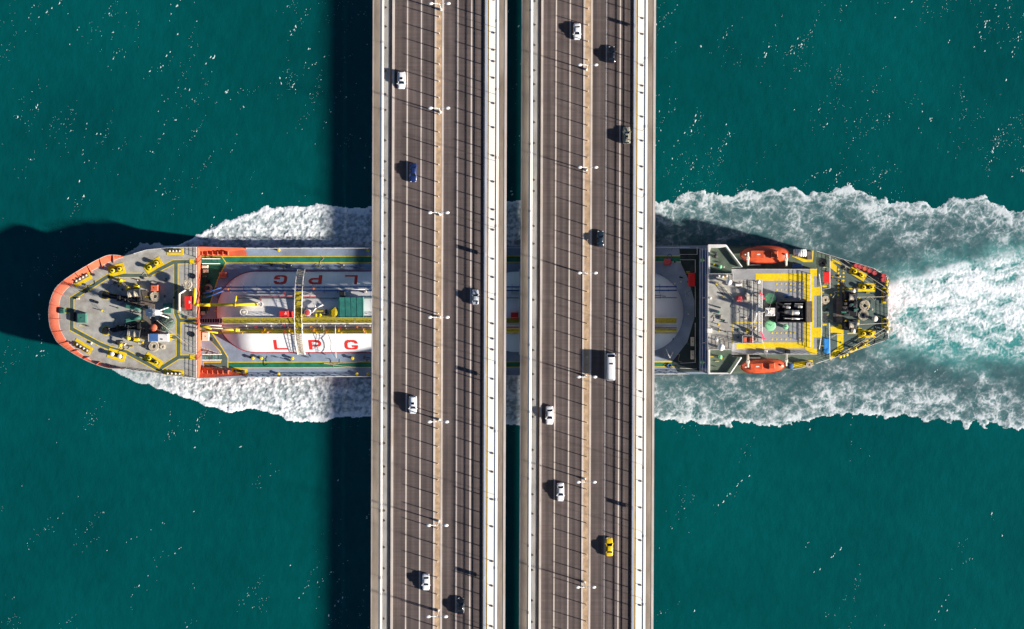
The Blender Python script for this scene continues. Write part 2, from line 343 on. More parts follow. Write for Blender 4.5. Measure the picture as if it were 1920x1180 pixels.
def foam_fields(X, Y):
    """foam cover and aeration of the churned water at photo coordinates X, Y"""
    n1 = fbm(X / 40, Y / 40, 5, 4); n2 = fbm(X / 40, Y / 40, 9, 4); m1 = fbm(X / 15, Y / 15, 15, 4, 0.6); m2 = fbm(X / 15, Y / 15, 19, 4, 0.6)
    wx = X + 16 * n1 + 6 * m1; wy = Y + 16 * n2 + 6 * m2
    topy = np.interp(X, *zip(*TOP)); boty = np.interp(X, *zip(*BOT)); bow = 1 - ss(950, 1300, X)
    lobes, lobes2 = worley(wx / 30, wy / 30, 13)
    lump = (13 * fbm(X / 34, Y / 34, 21, 5, 0.6) + 16 * (0.45 - lobes)) * (1 - 0.5 * bow)
    d = np.minimum(Y - topy, boty - Y) + lump
    patch = fbm(X / 70, Y / 45, 51, 4); mids = fbm(X / 18, Y / 14, 71, 4, 0.6); fine = fbm(X / 5.5, Y / 5.0, 61, 4, 0.65)
    rid_ = lambda s, q, seed: 1 - np.clip(np.abs(fbm(wx / s, wy / q, seed, 4, 0.5)) * 2.4, 0, 1)
    e1, e2 = worley(wx / 30, wy / 22, 3); cell = np.clip(1 - (e2 - e1) * 2.2, 0, 1)
    e1, e2 = worley((wx + 6 * fine) / 14, (wy + 6 * m1) / 11, 4); cell2 = np.clip(1 - (e2 - e1) * 2.0, 0, 1)
    N = np.maximum(np.maximum(cell, 0.95 * rid_(44, 32, 141)), 0.85 * np.maximum(cell2, rid_(20, 15, 145))) + 0.22 * fine + 0.15 * mids
    edge = np.exp(-(np.clip(d, 0, None) / 62) ** 1.3); crest = np.exp(-(np.clip(d - 3, 0, None) / 7) ** 2)
    den = np.clip(0.20 + 0.50 * edge + 0.42 * np.clip(patch * 1.4 + 0.05, -0.2, 1) + 0.1 * mids, 0.0, 1)
    thr_ = 1.02 - 0.62 * den
    lace = ss(thr_, thr_ + 0.5, N) * (0.30 + 0.42 * den)
    haze = 0.01 + 0.09 * np.clip(0.25 + 1.2 * patch + 0.6 * mids, 0, 1) + 0.20 * edge * np.clip(0.35 + 1.0 * mids, 0, 1)
    side = np.clip(lace + haze + crest * np.clip(0.30 + 0.9 * mids + 0.5 * fine, 0, 0.5), 0, 0.66)
    thr = lambda s, seed, p: np.clip(1 - 2.6 * np.abs(fbm(wx / s, wy / (s * 0.8), seed, 4, 0.55)), 0, 1) ** p
    up = np.interp(X, [1560, 1660, 1720, 1800, 1930, 2100], [505, 524, 510, 486, 462, 450]) + 12 * n2
    lo = np.interp(X, [1560, 1660, 1750, 1930, 2100], [648, 645, 672, 684, 694]) + 10 * n1
    inw = np.minimum(Y - up, lo - Y); cw = ss(-10, 26, inw) * ss(1600, 1668, X)
    sx_ = X + 30 * n1; sy_ = Y + 14 * n2
    sw = fbm(sx_ / 60, sy_ / 19, 91, 6, 0.66); rid = thr(34, 93, 2); rid2 = thr(15, 97, 2)
    core = np.exp(-((Y - np.interp(X, [1660, 1800, 2100], [556, 548, 540])) / np.interp(X, [1660, 1920], [34, 44])) ** 2)
    vl = np.exp(-((Y - (up + 12)) / 5) ** 2) * ss(1655, 1690, X) * (1 - ss(1770, 1850, X))
    wash = 0.10 + 0.40 * core + 1.05 * sw + 0.42 * rid + 0.34 * rid2 + 0.38 * fine + 0.7 * vl - 0.30 * ss(615, 690, Y)
    wash = np.clip(wash, 0, 0.97)
    f = side * (1 - cw) + wash * cw
    b1, b2 = worley((X + 2.5 * fine + 5 * m1) / 7.5, (Y + 2.5 * mids + 5 * m2) / 6.5, 8)
    g1 = fbm(X / 8 + m1, Y / 6 + m2, 161, 4, 0.7)
    bowf = 0.70 + 0.6 * g1 + 0.65 * mids + 0.5 * fine + 0.35 * fbm(X / 60 + m1, Y / 22 + m2, 171, 4, 0.6) - 0.55 * ss(0.3, 0.8, b1) * np.clip(0.6 + 1.3 * patch + 0.5 * mids, 0, 1.2) + 0.6 * crest + 0.35 * patch
    bowf = np.clip(bowf, 0.30, 0.95) * (1 - 0.4 * (1 - ss(255, 345, X)))
    f = f * (1 - bow) + bowf * bow
    turq = ss(-45, 6, inw) * ss(1570, 1680, X)
    aer = np.clip(cw * 0.9 + 0.8 * turq * (1 - cw) * (0.6 + 0.8 * patch) + 0.20 * np.clip(patch + 0.3, 0, 1) + 0.22 * edge, 0, 1)
    rel = 0.10 * f * (1 - bow) + bow * (0.14 * f + 0.13 * mids + 0.04 * g1) + 0.10 * cw * (sw + 0.5 * fine) + 0.05 * mids
    h = np.clip((0.06 + rel) * ss(-1, 6, d) * (1 - 0.6 * (1 - ss(255, 345, X))), 0.02, 1.2)
    return d, f, aer, h
def foam():
    step = 1.35
    gx = np.arange(195, 2060, step); gy = np.arange(318, 836, step); X, Y = np.meshgrid(gx, gy)
    d, f, aer, h = foam_fields(X, Y); keep = d > 0
    s = H / F; ny, nx = X.shape
    co = np.stack([(X - 960) * s, (590 - Y) * s, h], -1).reshape(-1, 3)
    inside = (X > 420) & (X < 1540) & (Y > 482) & (Y < 676)
    qk = keep[:-1, :-1] & keep[1:, :-1] & keep[:-1, 1:] & keep[1:, 1:] & ~inside[:-1, :-1]
    i = np.arange(ny * nx).reshape(ny, nx)
    quads = np.stack([i[1:, :-1][qk], i[1:, 1:][qk], i[:-1, 1:][qk], i[:-1, :-1][qk]], -1)
    used = np.zeros(ny * nx, bool); used[quads.ravel()] = True; re = np.cumsum(used) - 1
    co = co[used]; quads = re[quads]; fv = f.ravel()[used]; av = aer.ravel()[used]
    me = bpy.data.meshes.new('wake_foam'); me.vertices.add(len(co)); me.vertices.foreach_set('co', co.astype(np.float32).ravel())
    me.loops.add(quads.size); me.loops.foreach_set('vertex_index', quads.astype(np.int32).ravel())
    me.polygons.add(len(quads)); me.polygons.foreach_set('loop_start', np.arange(0, quads.size, 4, dtype=np.int32))
    me.polygons.foreach_set('loop_total', np.full(len(quads), 4, np.int32)); me.update(calc_edges=True)
    me.polygons.foreach_set('use_smooth', np.ones(len(quads), bool))
    for nm, arr in (('foam', fv), ('aeration', av)):
        a = me.attributes.new(nm, 'FLOAT', 'POINT'); a.data.foreach_set('value', arr.astype(np.float32))
    m = bpy.data.materials.new('wake_foam'); m.use_nodes = True; N = m.node_tree.nodes; L = m.node_tree.links; b = N['Principled BSDF']
    af = N.new('ShaderNodeAttribute'); af.attribute_name = 'foam'; aa = N.new('ShaderNodeAttribute'); aa.attribute_name = 'aeration'
    m1 = N.new('ShaderNodeMix'); m1.data_type = 'RGBA'; m1.inputs[6].default_value = (0.020, 0.070, 0.082, 1); m1.inputs[7].default_value = (0.045, 0.24, 0.23, 1)
    m2 = N.new('ShaderNodeMix'); m2.data_type = 'RGBA'; m2.inputs[7].default_value = (0.80, 0.83, 0.84, 1)
    L.new(aa.outputs['Fac'], m1.inputs[0]); L.new(af.outputs['Fac'], m2.inputs[0]); L.new(m1.outputs[2], m2.inputs[6]); L.new(m2.outputs[2], b.inputs['Base Color'])
    b.inputs['Roughness'].default_value = 0.7; b.inputs['Specular IOR Level'].default_value = 0.15
    me.materials.append(m); o = bpy.data.objects.new('wake_foam', me); C.objects.link(o)
    tag(o, 'white foam of the bow wave and turquoise wake trailing behind the tanker', 'foam', kind='stuff')
foam()

# ------------------------------------------------------------------ the two road bridges
HL, HR = 50.0, 16.8           # road level of the high bridge (left) and the low bridge (right)
LAMPS = {HL: [(824, 7), (823, 203), (822, 399), (822, 595), (821, 791), (820, 985), (819, 1156)],
         HR: [(1103, -72), (1102, 122), (1102, 314), (1101, 512), (1100, 707), (1099, 904), (1098, 1101)]}
YL = 900.0
def bridge(L, z, tilt, label, panels, deep=0):
    s = (H - z) / F
    X = lambda off: (L + off - 960) * s
    root = thing('road_bridge', (X(126), 0, 0), label, 'bridge')
    root.rotation_euler = (0, 0, -R(tilt))
    def slab(name, m, a, b, z0, z1, kind=None):
        o = MB().box(((X(a) + X(b)) / 2, 0, (z0 + z1) / 2), (X(b) - X(a), 2 * YL, z1 - z0)).build(name, m, root)
        return o
    def line(name, m, a, b, zz):
        return MB().sheet([(X(a), -YL), (X(b), -YL), (X(b), YL), (X(a), YL)], zz).build(name, m, root)
    # box girder with sloped webs
    d = 2.2
    g = MB(); xs = [X(0.3), X(251.7), X(205), X(47)]
    pts = [(xs[0], z - 0.45), (xs[3], z - d), (xs[2], z - d), (xs[1], z - 0.45), (xs[1], z - 0.03), (xs[0], z - 0.03)]
    g.add([(x, -YL, q) for x, q in pts] + [(x, YL, q) for x, q in pts],
          [tuple(range(6)), tuple(range(11, 5, -1))] + [((i + 1) % 6, i, 6 + i, 6 + (i + 1) % 6) for i in range(6)])
    g.build('girder', 'concrete_grey', root)
    if deep:
        for a_, b_ in ((3, 9), (240, 246)): slab('added_shade_girder', 'concrete_grey', a_, b_, z - deep, z - 0.46)  # added deep girders, unseen from above, to shade the gap between decks
    slab('edge_beam', 'edge_pale', 0, 2.2, z - 0.4, z + 0.16); slab('service_strip', 'concrete_brown', 2.2, 21.5, z - 0.02, z + 0.08)
    slab('walkway', 'concrete_grey', 21.5, 33, z - 0.02, z + 0.10); slab('kerb', 'kerb_brown', 33, 37, z - 0.02, z + 0.14)
    slab('parapet', 'edge_pale', 37, 41, z - 0.02, z + 0.42)
    slab('carriageway', 'asphalt', 41, 116.3, z - 0.02, z); slab('carriageway', 'asphalt', 133.5, 211, z - 0.02, z)
    for a, b in ((64.2, 66.6), (90.3, 92.7), (158.4, 160.9), (184.3, 186.7)): line('lane_line', 'line_paint', a, b, z + 0.008)
    slab('median_kerb', 'line_paint', 116.3, 119.6, z - 0.02, z + 0.10); slab('median_kerb', 'line_paint', 130, 133.5, z - 0.02, z + 0.10)
    slab('median', 'median_tan', 119.6, 130, z - 0.02, z + 0.07)
    slab('crash_barrier', 'barrier_steel', 211, 215, z - 0.02, z + 0.34); slab('gutter', 'ochre', 215, 218.3, z - 0.02, z + 0.02)
    slab('footway', 'footway_white', 218.3, 236.5, z - 0.02, z + 0.10)
    slab('service_strip', 'concrete_brown', 236.5, 247.6, z - 0.02, z + 0.08); slab('edge_beam', 'edge_pale', 247.6, 252, z - 0.4, z + 0.14)
    # posts: barrier fence and median
    n = 0; y = -150.0
    pm = MB().cyl((0, 0, 0), (0, 0, 2.5), 0.13, 5).build('post', 'post_dark', root, org=(0, 0, 0)); pm.location = (X(209.6) - X(126), y, z)
    mm = MB().cyl((0, 0, 0), (0, 0, 3.0), 0.13, 5, 0.10).build('median_post', 'edge_pale', root, org=(0, 0, 0)); mm.location = (X(125) - X(126), y, z)
    while y < 150:
        y += 31.0 * s
        if abs(y) > 140: continue
        for src, off in ((pm, 209.6), (mm, 125)):
            o = src.copy(); C.objects.link(o); o.location = (X(off) - X(126), y + random.uniform(-0.35, 0.35), z)
    for hh, r in ((0.85, 0.06), (1.55, 0.07), (2.35, 0.06)):
        MB().box((X(209.6), 0, z + hh), (r * 2, 2 * YL, r * 2)).build('rail', 'post_dark', root)
    # suspension cables, high above the deck edge, with bands and hangers
    for (pa, pb, sgn, hc) in ((14.4, 21.6, -1, 1.7), (230.0, 236.2, 1, 11.0)):
        zc = z + hc
        sc_ = (H - zc) / F; xa = (L + pa - 960) * sc_; xb = (L + pb - 960) * sc_; r = (xb - xa) / 2; xc = (xa + xb) / 2
        MB().cyl((xc, -YL, zc), (xc, YL, zc), r, 14).build('main_cable', 'cable_white', root, smooth=True)
        b0 = None; y = -118.0 + sgn * 2
        while y < 120:
            if b0 is None:
                b0 = MB().cyl((0, -0.35, 0), (0, 0.35, 0), r * 1.16, 14).cyl((r * 0.9, -0.3, 0.25), (r * 0.9, 0.3, 0.25), 0.12, 5).build('cable_band', 'edge_pale', root, org=(0, 0, 0))
                h0 = MB().cyl((0, 0, 0.1), (0, 0, hc - r), 0.055, 5).build('hanger', 'post_dark', root, org=(0, 0, 0)); b, h = b0, h0
            else:
                b = b0.copy(); h = h0.copy(); C.objects.link(b); C.objects.link(h)
            b.location = (xc - X(126), y, zc); h.location = (xc - X(126), y, z); y += 125 * s
        k0 = None; y = -112.0 + 3 * sgn
        while y < 112:
            if k0 is None:
                k0 = MB().bevbox((0, 0, 0.12), (0.35, 0.5, 0.22), 0.06).cyl((0.1, 0, 0.2), (0.4, 0, 0.55), 0.07, 6).build('hanger_socket', 'brown_plate', root, org=(0, 0, 0)); k = k0
            else:
                k = k0.copy(); C.objects.link(k)
            k.location = (X(227.5 if sgn > 0 else 25) - X(126), y + random.uniform(-1.5, 1.5), z + 0.1); y += 41 * s * random.choice((0.7, 1, 1, 1.35))
    for py in panels:
        MB().box((X(212.5), (590 - py) * s, z + 1.5), (0.14, 1.0, 1.7)).box((X(212.5), (590 - py) * s, z + 0.7), (0.1, 0.2, 0.5)).build('notice_board', 'barrier_steel', root)
    return root
bridge(697, HL, 0.19, 'tall road bridge on the left with brown carriageways and white cables', (478, 705, 1082))
bridge(975.5, HR, 0.24, 'road bridge on the right, nearer the stern of the tanker, carrying the yellow taxi', (50, 952), 5.3)

# ------------------------------------------------------------------ street lamps on the medians
def lamp(px, py, z, label, group, proto=[None]):
    hh = 9.0
    x, y, _ = W(px, py, z + hh)
    r = thing('street_lamp', (x, y, z + 0.07), label, 'street lamp', group)
    if proto[0] is None:
        MB().cyl((0, 0, 0), (0, 0, hh), 0.16, 8, 0.10).build('pole', 'lamp_white', r, org=(0, 0, 0), smooth=True)
        MB().lathe((0, 0, 0), [(0.34, 0), (0.34, 0.25), (0.2, 0.7), (0.17, 0.72)], 10).build('base', 'lamp_white', r, org=(0, 0, 0))
        for s in (-1, 1):
            MB().tube([(0, 0, hh - 0.5), (s * 0.7, 0.0, hh + 0.05), (s * 1.75, 0, hh + 0.2)], 0.09, 6).build('arm', 'lamp_white', r, org=(0, 0, 0))
            hd = MB().sphere((0, 0, 0), 0.42, 12, 6, 0.4); hd.v = [(s * 2.2 + a * 1.55, b * 0.95, hh + 0.22 + c) for a, b, c in hd.v]
            h = hd.build('lamp_head', 'lamp_white', r, org=(0, 0, 0), smooth=True)
            gl = MB().sphere((0, 0, 0), 0.3, 10, 4, 0.3); gl.v = [(s * 2.2 + a * 1.5, b * 0.95, hh + 0.08 + c) for a, b, c in gl.v]
            gl.build('lamp_glass', 'lamp_glass', h, org=(0, 0, 0), smooth=True)
        proto[0] = r
    else:
        def cp(src, par):
            for ch in src.children:
                c = ch.copy(); C.objects.link(c); c.parent = par; cp(ch, c)
        cp(proto[0], r)
ORD = ['topmost', 'second from the top', 'third from the top', 'middle, fourth from the top', 'fifth from the top', 'second from the bottom', 'lowest']
for i, (px, py) in enumerate(LAMPS[HL]):
    lamp(px, py, HL, 'white twin-armed lamp on the left bridge median, %s of the row' % ORD[i], 'street lamps on the bridge medians')
OR2 = ['topmost, level with the upper black car', 'second from the top', 'third from the top, level with the bow letters', 'fourth, beside the long white van', 'second from the bottom', 'lowest, below the yellow taxi']
for i, (px, py) in enumerate(LAMPS[HR][1:]):
    lamp(px, py, HR, 'white twin-armed lamp on the right bridge median, %s' % OR2[i].replace('with the bow letters', 'with the ship'), 'street lamps on the bridge medians')

# ------------------------------------------------------------------ vehicles
def loft(mb, secs, cap=True):
    """secs: list of equal-length vertex rings"""
    n = len(secs[0]); o = len(mb.v)
    for s in secs: mb.v += [tuple(p) for p in s]
    for k in range(len(secs) - 1):
        for i in range(n - 1): mb.f.append((o + k * n + i, o + k * n + i + 1, o + (k + 1) * n + i + 1, o + (k + 1) * n + i))
    if cap: mb.f.append(tuple(o + i for i in range(n))); mb.f.append(tuple(o + (len(secs) - 1) * n + i for i in range(n - 1, -1, -1)))
    return mb
def car(px, py, z, up, Lg, Wd, kind, pm, label, cat='car', roofm=None, name='car'):
    x, y, _ = W(px, py, z + 1.0); rz = 0.0 if up else math.pi
    r = thing(name, (x, y, z), label, cat, 'vehicles crossing the bridges', rz)
    O = (0, 0, 0); h = Lg / 2; wv = Wd / 2
    # stations along the car: (y, half-width, top height)
    if kind == 'sedan':
        st = [(-1, .72, .62), (-.97, .84, .82), (-.90, .93, .95), (-.62, .98, .99), (-.2, 1, .96), (.28, 1, .96), (.42, .98, .94), (.80, .93, .82), (.94, .82, .70), (1, .66, .52)]
        gb = (-.66, .40); gt = (-.42, .10); zt = 1.44
    elif kind == 'hatch':
        st = [(-1, .78, .70), (-.97, .90, .95), (-.90, .96, 1.02), (-.6, 1, 1.02), (-.2, 1, 1.0), (.28, 1, 1.0), (.46, .98, .98), (.80, .92, .88), (.94, .82, .74), (1, .64, .55)]
        gb = (-.95, .46); gt = (-.84, .16); zt = 1.58
    else:
        st = [(-1, .86, .9), (-.985, .96, 1.1), (-.9, 1, 1.15), (-.5, 1, 1.15), (0, 1, 1.15), (.6, 1, 1.12), (.82, .98, 1.1), (.93, .93, 1.02), (.98, .86, .9), (1, .74, .7)]
        gb = (-.985, .88); gt = (-.96, .70); zt = 2.45
    body = MB(); secs = []
    for (t, hw, zz) in st:
        yy = t * h; k = hw * wv
        secs.append([(-k * .96, yy, .22), (-k, yy, .45), (-k * .99, yy, zz * .78), (-k * .90, yy, zz * .95), (-k * .6, yy, zz * 1.0), (0, yy, zz * 1.025), (k * .6, yy, zz * 1.0), (k * .90, yy, zz * .95), (k * .99, yy, zz * .78), (k, yy, .45), (k * .96, yy, .22)])
    loft(body, secs); body.build('body', pm, r, smooth=True, org=O)
    # greenhouse: glass frustum with painted roof and pillars
    zb = .93 if kind != 'van' else 1.1; bw = wv * .86; tw = wv * (.66 if kind != 'van' else .84)
    y0, y1, t0, t1 = gb[0] * h, gb[1] * h, gt[0] * h, gt[1] * h; zr = zt - .05
    B = [(-bw, y0, zb), (bw, y0, zb), (bw, y1, zb), (-bw, y1, zb)]; T = [(-tw, t0, zr), (tw, t0, zr), (tw, t1, zr), (-tw, t1, zr)]
    MB().add([B[3], B[2], T[2], T[3]], [(0, 1, 2, 3)]).build('windshield', 'glass', r, org=O)
    MB().add([B[1], B[0], T[0], T[1]], [(0, 1, 2, 3)]).build('rear_window', 'glass', r, org=O)
    for a, b_ in ((0, 3), (2, 1)): MB().add([B[a], B[b_], T[b_], T[a]], [(3, 2, 1, 0)]).build('side_window', 'glass', r, org=O)
    rf = MB(); rs = []
    for t in (0, .06, .25, .5, .75, .94, 1):
        yy = t0 + (t1 - t0) * t; q = .80 if t in (0, 1) else (.95 if t in (.06, .94) else 1.0); zz = zt - .05 + .09 * math.sin(math.pi * (.08 + .84 * t)) * (1 if kind != 'van' else .6)
        rs.append([(-tw * 1.04 * (q * .5 + .5), yy, zr - .02), (-tw * .93, yy, zz), (-tw * .4, yy, zz + .03), (tw * .4, yy, zz + .03), (tw * .93, yy, zz), (tw * 1.04 * (q * .5 + .5), yy, zr - .02)])
    loft(rf, rs); ro = rf.build('roof', roofm or pm, r, smooth=True, org=O)
    for a in range(4): MB().cyl(B[a], T[a], .07, 5).build('pillar', pm, r, org=O)
    if kind != 'sedan': MB().box((0, (t0 * .25 + t1 * .75) - .2, zt + .055), (.95 if kind == 'van' else .8, .38 if kind == 'van' else .6, .03)).build('roof_hatch', 'glass', ro, org=O)
    for sx in (-1, 1):
        for yy in (-.62 * h, .62 * h):
            wh = MB().cyl((sx * (wv - .24), yy, .33), (sx * (wv - .01), yy, .33), .33, 16).build('wheel', 'tyre', r, org=O)
            MB().cyl((sx * (wv - .03), yy, .33), (sx * (wv + .005), yy, .33), .2, 12).build('rim', 'rim', wh, org=O)
        MB().sphere((sx * (wv + .10), y1 - .12, zb + .08), .13, 8, 5, .8).build('mirror', pm, r, org=O, smooth=True)
        MB().bevbox((sx * wv * .62, .93 * h, .68 if kind != 'van' else .9), (wv * .36, .16, .16), .05).build('headlight', 'head_lamp', r, org=O)
        MB().bevbox((sx * wv * .68, -.985 * h, .78), (wv * .30, .08, .16), .03).build('taillight', 'tail_lamp', r, org=O)
    return r
car(752.5, 150.5, HL, False, 4.5, 2.05, 'hatch', 'paint_white', 'white hatchback with a dark sunroof in the outer lane of the left bridge')
car(774.5, 324, HL, False, 4.9, 1.95, 'sedan', 'paint_blue', 'dark blue sedan on the left bridge below the white hatchback')
car(891, 557.5, HL, True, 3.9, 1.85, 'sedan', 'paint_silver', 'silver car alone in the right-hand carriageway of the left bridge')
car(774, 759.5, HL, False, 4.6, 2.05, 'hatch', 'paint_white', 'white estate car in the middle lane of the left bridge, below the ship')
car(798.5, 1092, HL, False, 4.3, 1.95, 'sedan', 'paint_white', 'white sedan beside the median near the bottom of the left bridge')
car(864, 1137, HL, True, 4.4, 1.9, 'sedan', 'paint_black', 'black car at the bottom of the left bridge beside the white sedan')
car(1082, 59, HR, False, 4.6, 2.05, 'sedan', 'paint_white', 'white sedan near the top of the right bridge by the median')
car(1147, 102.5, HR, True, 4.7, 2.0, 'sedan', 'paint_black', 'black sedan in the middle lane at the top of the right bridge')
car(1175, 254, HR, True, 4.7, 2.1, 'hatch', 'paint_beige', 'beige and grey hatchback close to the white footway of the right bridge')
car(1126, 448, HR, True, 4.5, 2.0, 'sedan', 'paint_dark', 'dark sedan with pale flanks beside the right bridge median, above the ship')
car(1145.5, 688, HR, True, 7.6, 2.4, 'van', 'paint_white', 'long white van on the right bridge over the ship', 'van', name='passenger_van')
car(1030.5, 779, HR, False, 5.2, 2.15, 'sedan', 'paint_white', 'white sedan in the outer left lane of the right bridge, below the ship')
car(1051, 923, HR, False, 5.2, 2.0, 'sedan', 'paint_white', 'white sedan in the middle left lane, lowest white car on the right bridge')
car(1142.5, 1026, HR, True, 5.2, 2.1, 'sedan', 'paint_yellow', 'yellow taxi on the right bridge', 'taxi', name='taxi')

# ------------------------------------------------------------------ the gas tanker
ZM, ZF, ZP, ZB, ZE, ZW, ZR = 2.4, 7.8, 5.2, 8.0, 11.0, 13.6, 16.2   # main, forecastle, poop, boat, funnel, wing, roof levels
ship = thing('gas_tanker', (-40, 0, 0), 'orange-bowed gas tanker with white tanks lettered LPG sailing left under both bridges', 'ship')
def poly(fr, pts, z): return [XY(*fr(x, y), z) for x, y in pts]
def ident(x, y): return (x, y)
def at(fr, x, y, z): return Vector(W(*fr(x, y), z))
def part(mb, name, m, parent=None, smooth=False): return mb.build(name, m, parent or ship, smooth)
def catmull(pts, k=5):
    out = []; n = len(pts)
    for i in range(n - 1):
        p0 = pts[max(0, i - 1)]; a = pts[i]; b = pts[i + 1]; p3 = pts[min(n - 1, i + 2)]
        for j in range(k):
            t = j / k; t2 = t * t; t3 = t2 * t
            out.append(tuple(0.5 * (2 * a[c] + (b[c] - p0[c]) * t + (2 * p0[c] - 5 * a[c] + 4 * b[c] - p3[c]) * t2 + (3 * a[c] - p0[c] - 3 * b[c] + p3[c]) * t3) for c in (0, 1)))
    return out + [pts[-1]]
# --- hull
bow_up = [(1180, 95), (1060, 96), (950, 100), (800, 115), (700, 145), (620, 165)]
bow_out = [(620, 165), (515, 155), (430, 185), (330, 240), (200, 320), (120, 382), (85, 430), (58, 500), (44, 590), (50, 680), (70, 745), (112, 822), (200, 887), (300, 946), (400, 990), (500, 1020), (620, 1026)]
bow_dn = [(620, 1026), (700, 1040), (800, 1050), (900, 1064), (1000, 1080), (1180, 1098)]
bow_in = [(612, 172), (520, 205), (450, 238), (330, 302), (215, 385), (150, 455), (128, 520), (122, 600), (126, 690), (152, 762), (215, 848), (330, 935), (450, 995), (612, 1022)]
out_c = catmull(bow_out, 4); in_c = catmull(bow_in, 4)
deck_edge = bow_up + in_c + bow_dn
ring_top = [Vector((*XY(*p1(x, y), ZF), ZF)) for x, y in deck_edge]
part(MB().sheet([(v.x, v.y) for v in ring_top], ZF), 'forecastle_deck', 'deck_grey')
def flare(v, z):      # hull narrows towards the waterline near the stem
    k = max(0.0, min(1.0, (XY(*p1(1100, 0), 0)[0] - v.x) / 45.0)); c = Vector((XY(*p1(330, 0), 0)[0], XY(0, 586, 0)[1], 0))
    f = 1 - 0.36 * k * (ZF - z) / ZF
    return Vector((c.x + (v.x - c.x) * (f if v.x < c.x else 1), c.y + (v.y - c.y) * f, z))
hb = MB(); n = len(ring_top); zs = [ZF - 0.01, 5.0, 2.0, -1.0]; ver = []
for z in zs: ver += [flare(v, z) for v in ring_top]
hb.add(ver, [((k + 1) * n + i, (k + 1) * n + (i + 1) % n, k * n + (i + 1) % n, k * n + i) for k in range(3) for i in range(n)])
part(hb, 'bow_hull', 'hull_red', smooth=False)
# flared bulwark plating round the bow
ob = [at(p1, x, y, ZF + 1.7) for x, y in catmull(bow_out, 6)]
ib = catmull(bow_in, 6)
def resample(P, n):
    P = [Vector(p) for p in P]; d = [0]
    for a, b in zip(P[:-1], P[1:]): d.append(d[-1] + (b - a).length)
    out = []
    for i in range(n):
        t = d[-1] * i / (n - 1); k = max(j for j in range(len(d)) if d[j] <= t + 1e-9); k = min(k, len(P) - 2)
        out.append(P[k].lerp(P[k + 1], (t - d[k]) / max(1e-6, d[k + 1] - d[k])))
    return out
NB = 60
ob = resample(ob, NB); ib = resample([at(p1, x, y, ZF) for x, y in ib], NB)
bw = MB(); vs = ib + ob + [v + Vector((0, 0, -0.06)) for v in ob] + [v + Vector((0, 0, -0.2)) for v in ib]
bw.add(vs, [(r * NB + i, r * NB + i + 1, (r + 1) * NB + i + 1, (r + 1) * NB + i) for r in range(3) for i in range(NB - 1)])
blw = part(bw, 'bulwark', 'orange')
cp = MB().tube(ob[1:-1], 0.09, 6); part(cp, 'cap_rail', 'edge_pale', blw)
for i in range(3, NB - 2, 4):
    a, b = ib[i], ob[i]; inn = (a - b); inn.z = 0; inn.normalize(); q = a + inn * 0.9 
    b = b + Vector((0, 0, 0.25)); d = (ob[i + 1] - ob[i - 1]).normalized() * 0.07
    part(MB().add([q - d, a - d, b - d, q + d, a + d, b + d], [(0, 1, 2), (5, 4, 3), (0, 2, 5, 3), (0, 3, 4, 1), (1, 4, 5, 2)]), 'bulwark_stay', 'orange', blw)
part(MB().strip([(v.x, v.y) for v in ib], 0.22, ZF + 0.02), 'waterway_line', 'white')
# main hull and stern
mid_up = 462.5; mid_dn = [(370, 709.5), (1310, 702)]
mo = [XY(370, 463.5, ZM), XY(1330, 460.5, ZM), XY(1330, 701.5, ZM), XY(370, 709.5, ZM)]
part(MB().prism(mo, ZM - 0.02, -1), 'midship_hull', 'hull_red'); part(MB().sheet(mo, ZM), 'main_deck', 'deck_blue_grey')
stern = [(1329, 461), (1470, 464), (1530, 471), (1557, 479), (1597, 491), (1637, 503), (1663, 519), (1667, 524), (1665, 634), (1659, 640), (1613, 655), (1554, 675), (1525, 684.5), (1471, 695), (1412, 700), (1329, 701.5)]
so_ = [XY(*p, ZP) for p in stern]
part(MB().prism(so_, ZP - 0.02, -1), 'stern_hull', 'hull_red'); part(MB().sheet(so_, ZP), 'poop_deck', 'deck_olive')
# bulkhead between forecastle and main deck
part(MB().box(Vector(W(372.5, 586.5, (ZM + ZF) / 2)), (0.45, 37.0, ZF - ZM + 0.1)), 'break_bulkhead', 'orange')

# --- painted walkways: yellow border sheet with a green band on it
def walk(fr, pts, z, wd, border=0.24, m='deck_green', lvl=0):
    P = [XY(*fr(x, y), z) for x, y in pts]
    a = part(MB().strip(P, wd + 2 * border, z + 0.010 + lvl * 0.002), 'walkway_border', 'yellow')
    part(MB().strip(P, wd, z + 0.024 + lvl * 0.002), 'walkway', m)
for i, pts in enumerate(([(222, 606), (222, 490), (500, 318), (590, 312), (800, 312), (1000, 210), (1165, 205)],
                         [(222, 600), (222, 720), (430, 832), (520, 870), (640, 897), (885, 1030), (1037, 935), (1165, 935)],
                         [(1017, 214), (1017, 600), (1037, 648), (1037, 930)], [(1046, 655), (1172, 655)], [(965, 782), (1030, 782)], [(132, 582), (214, 582)])):
    walk(p1, pts, ZF, 0.98, lvl=i)

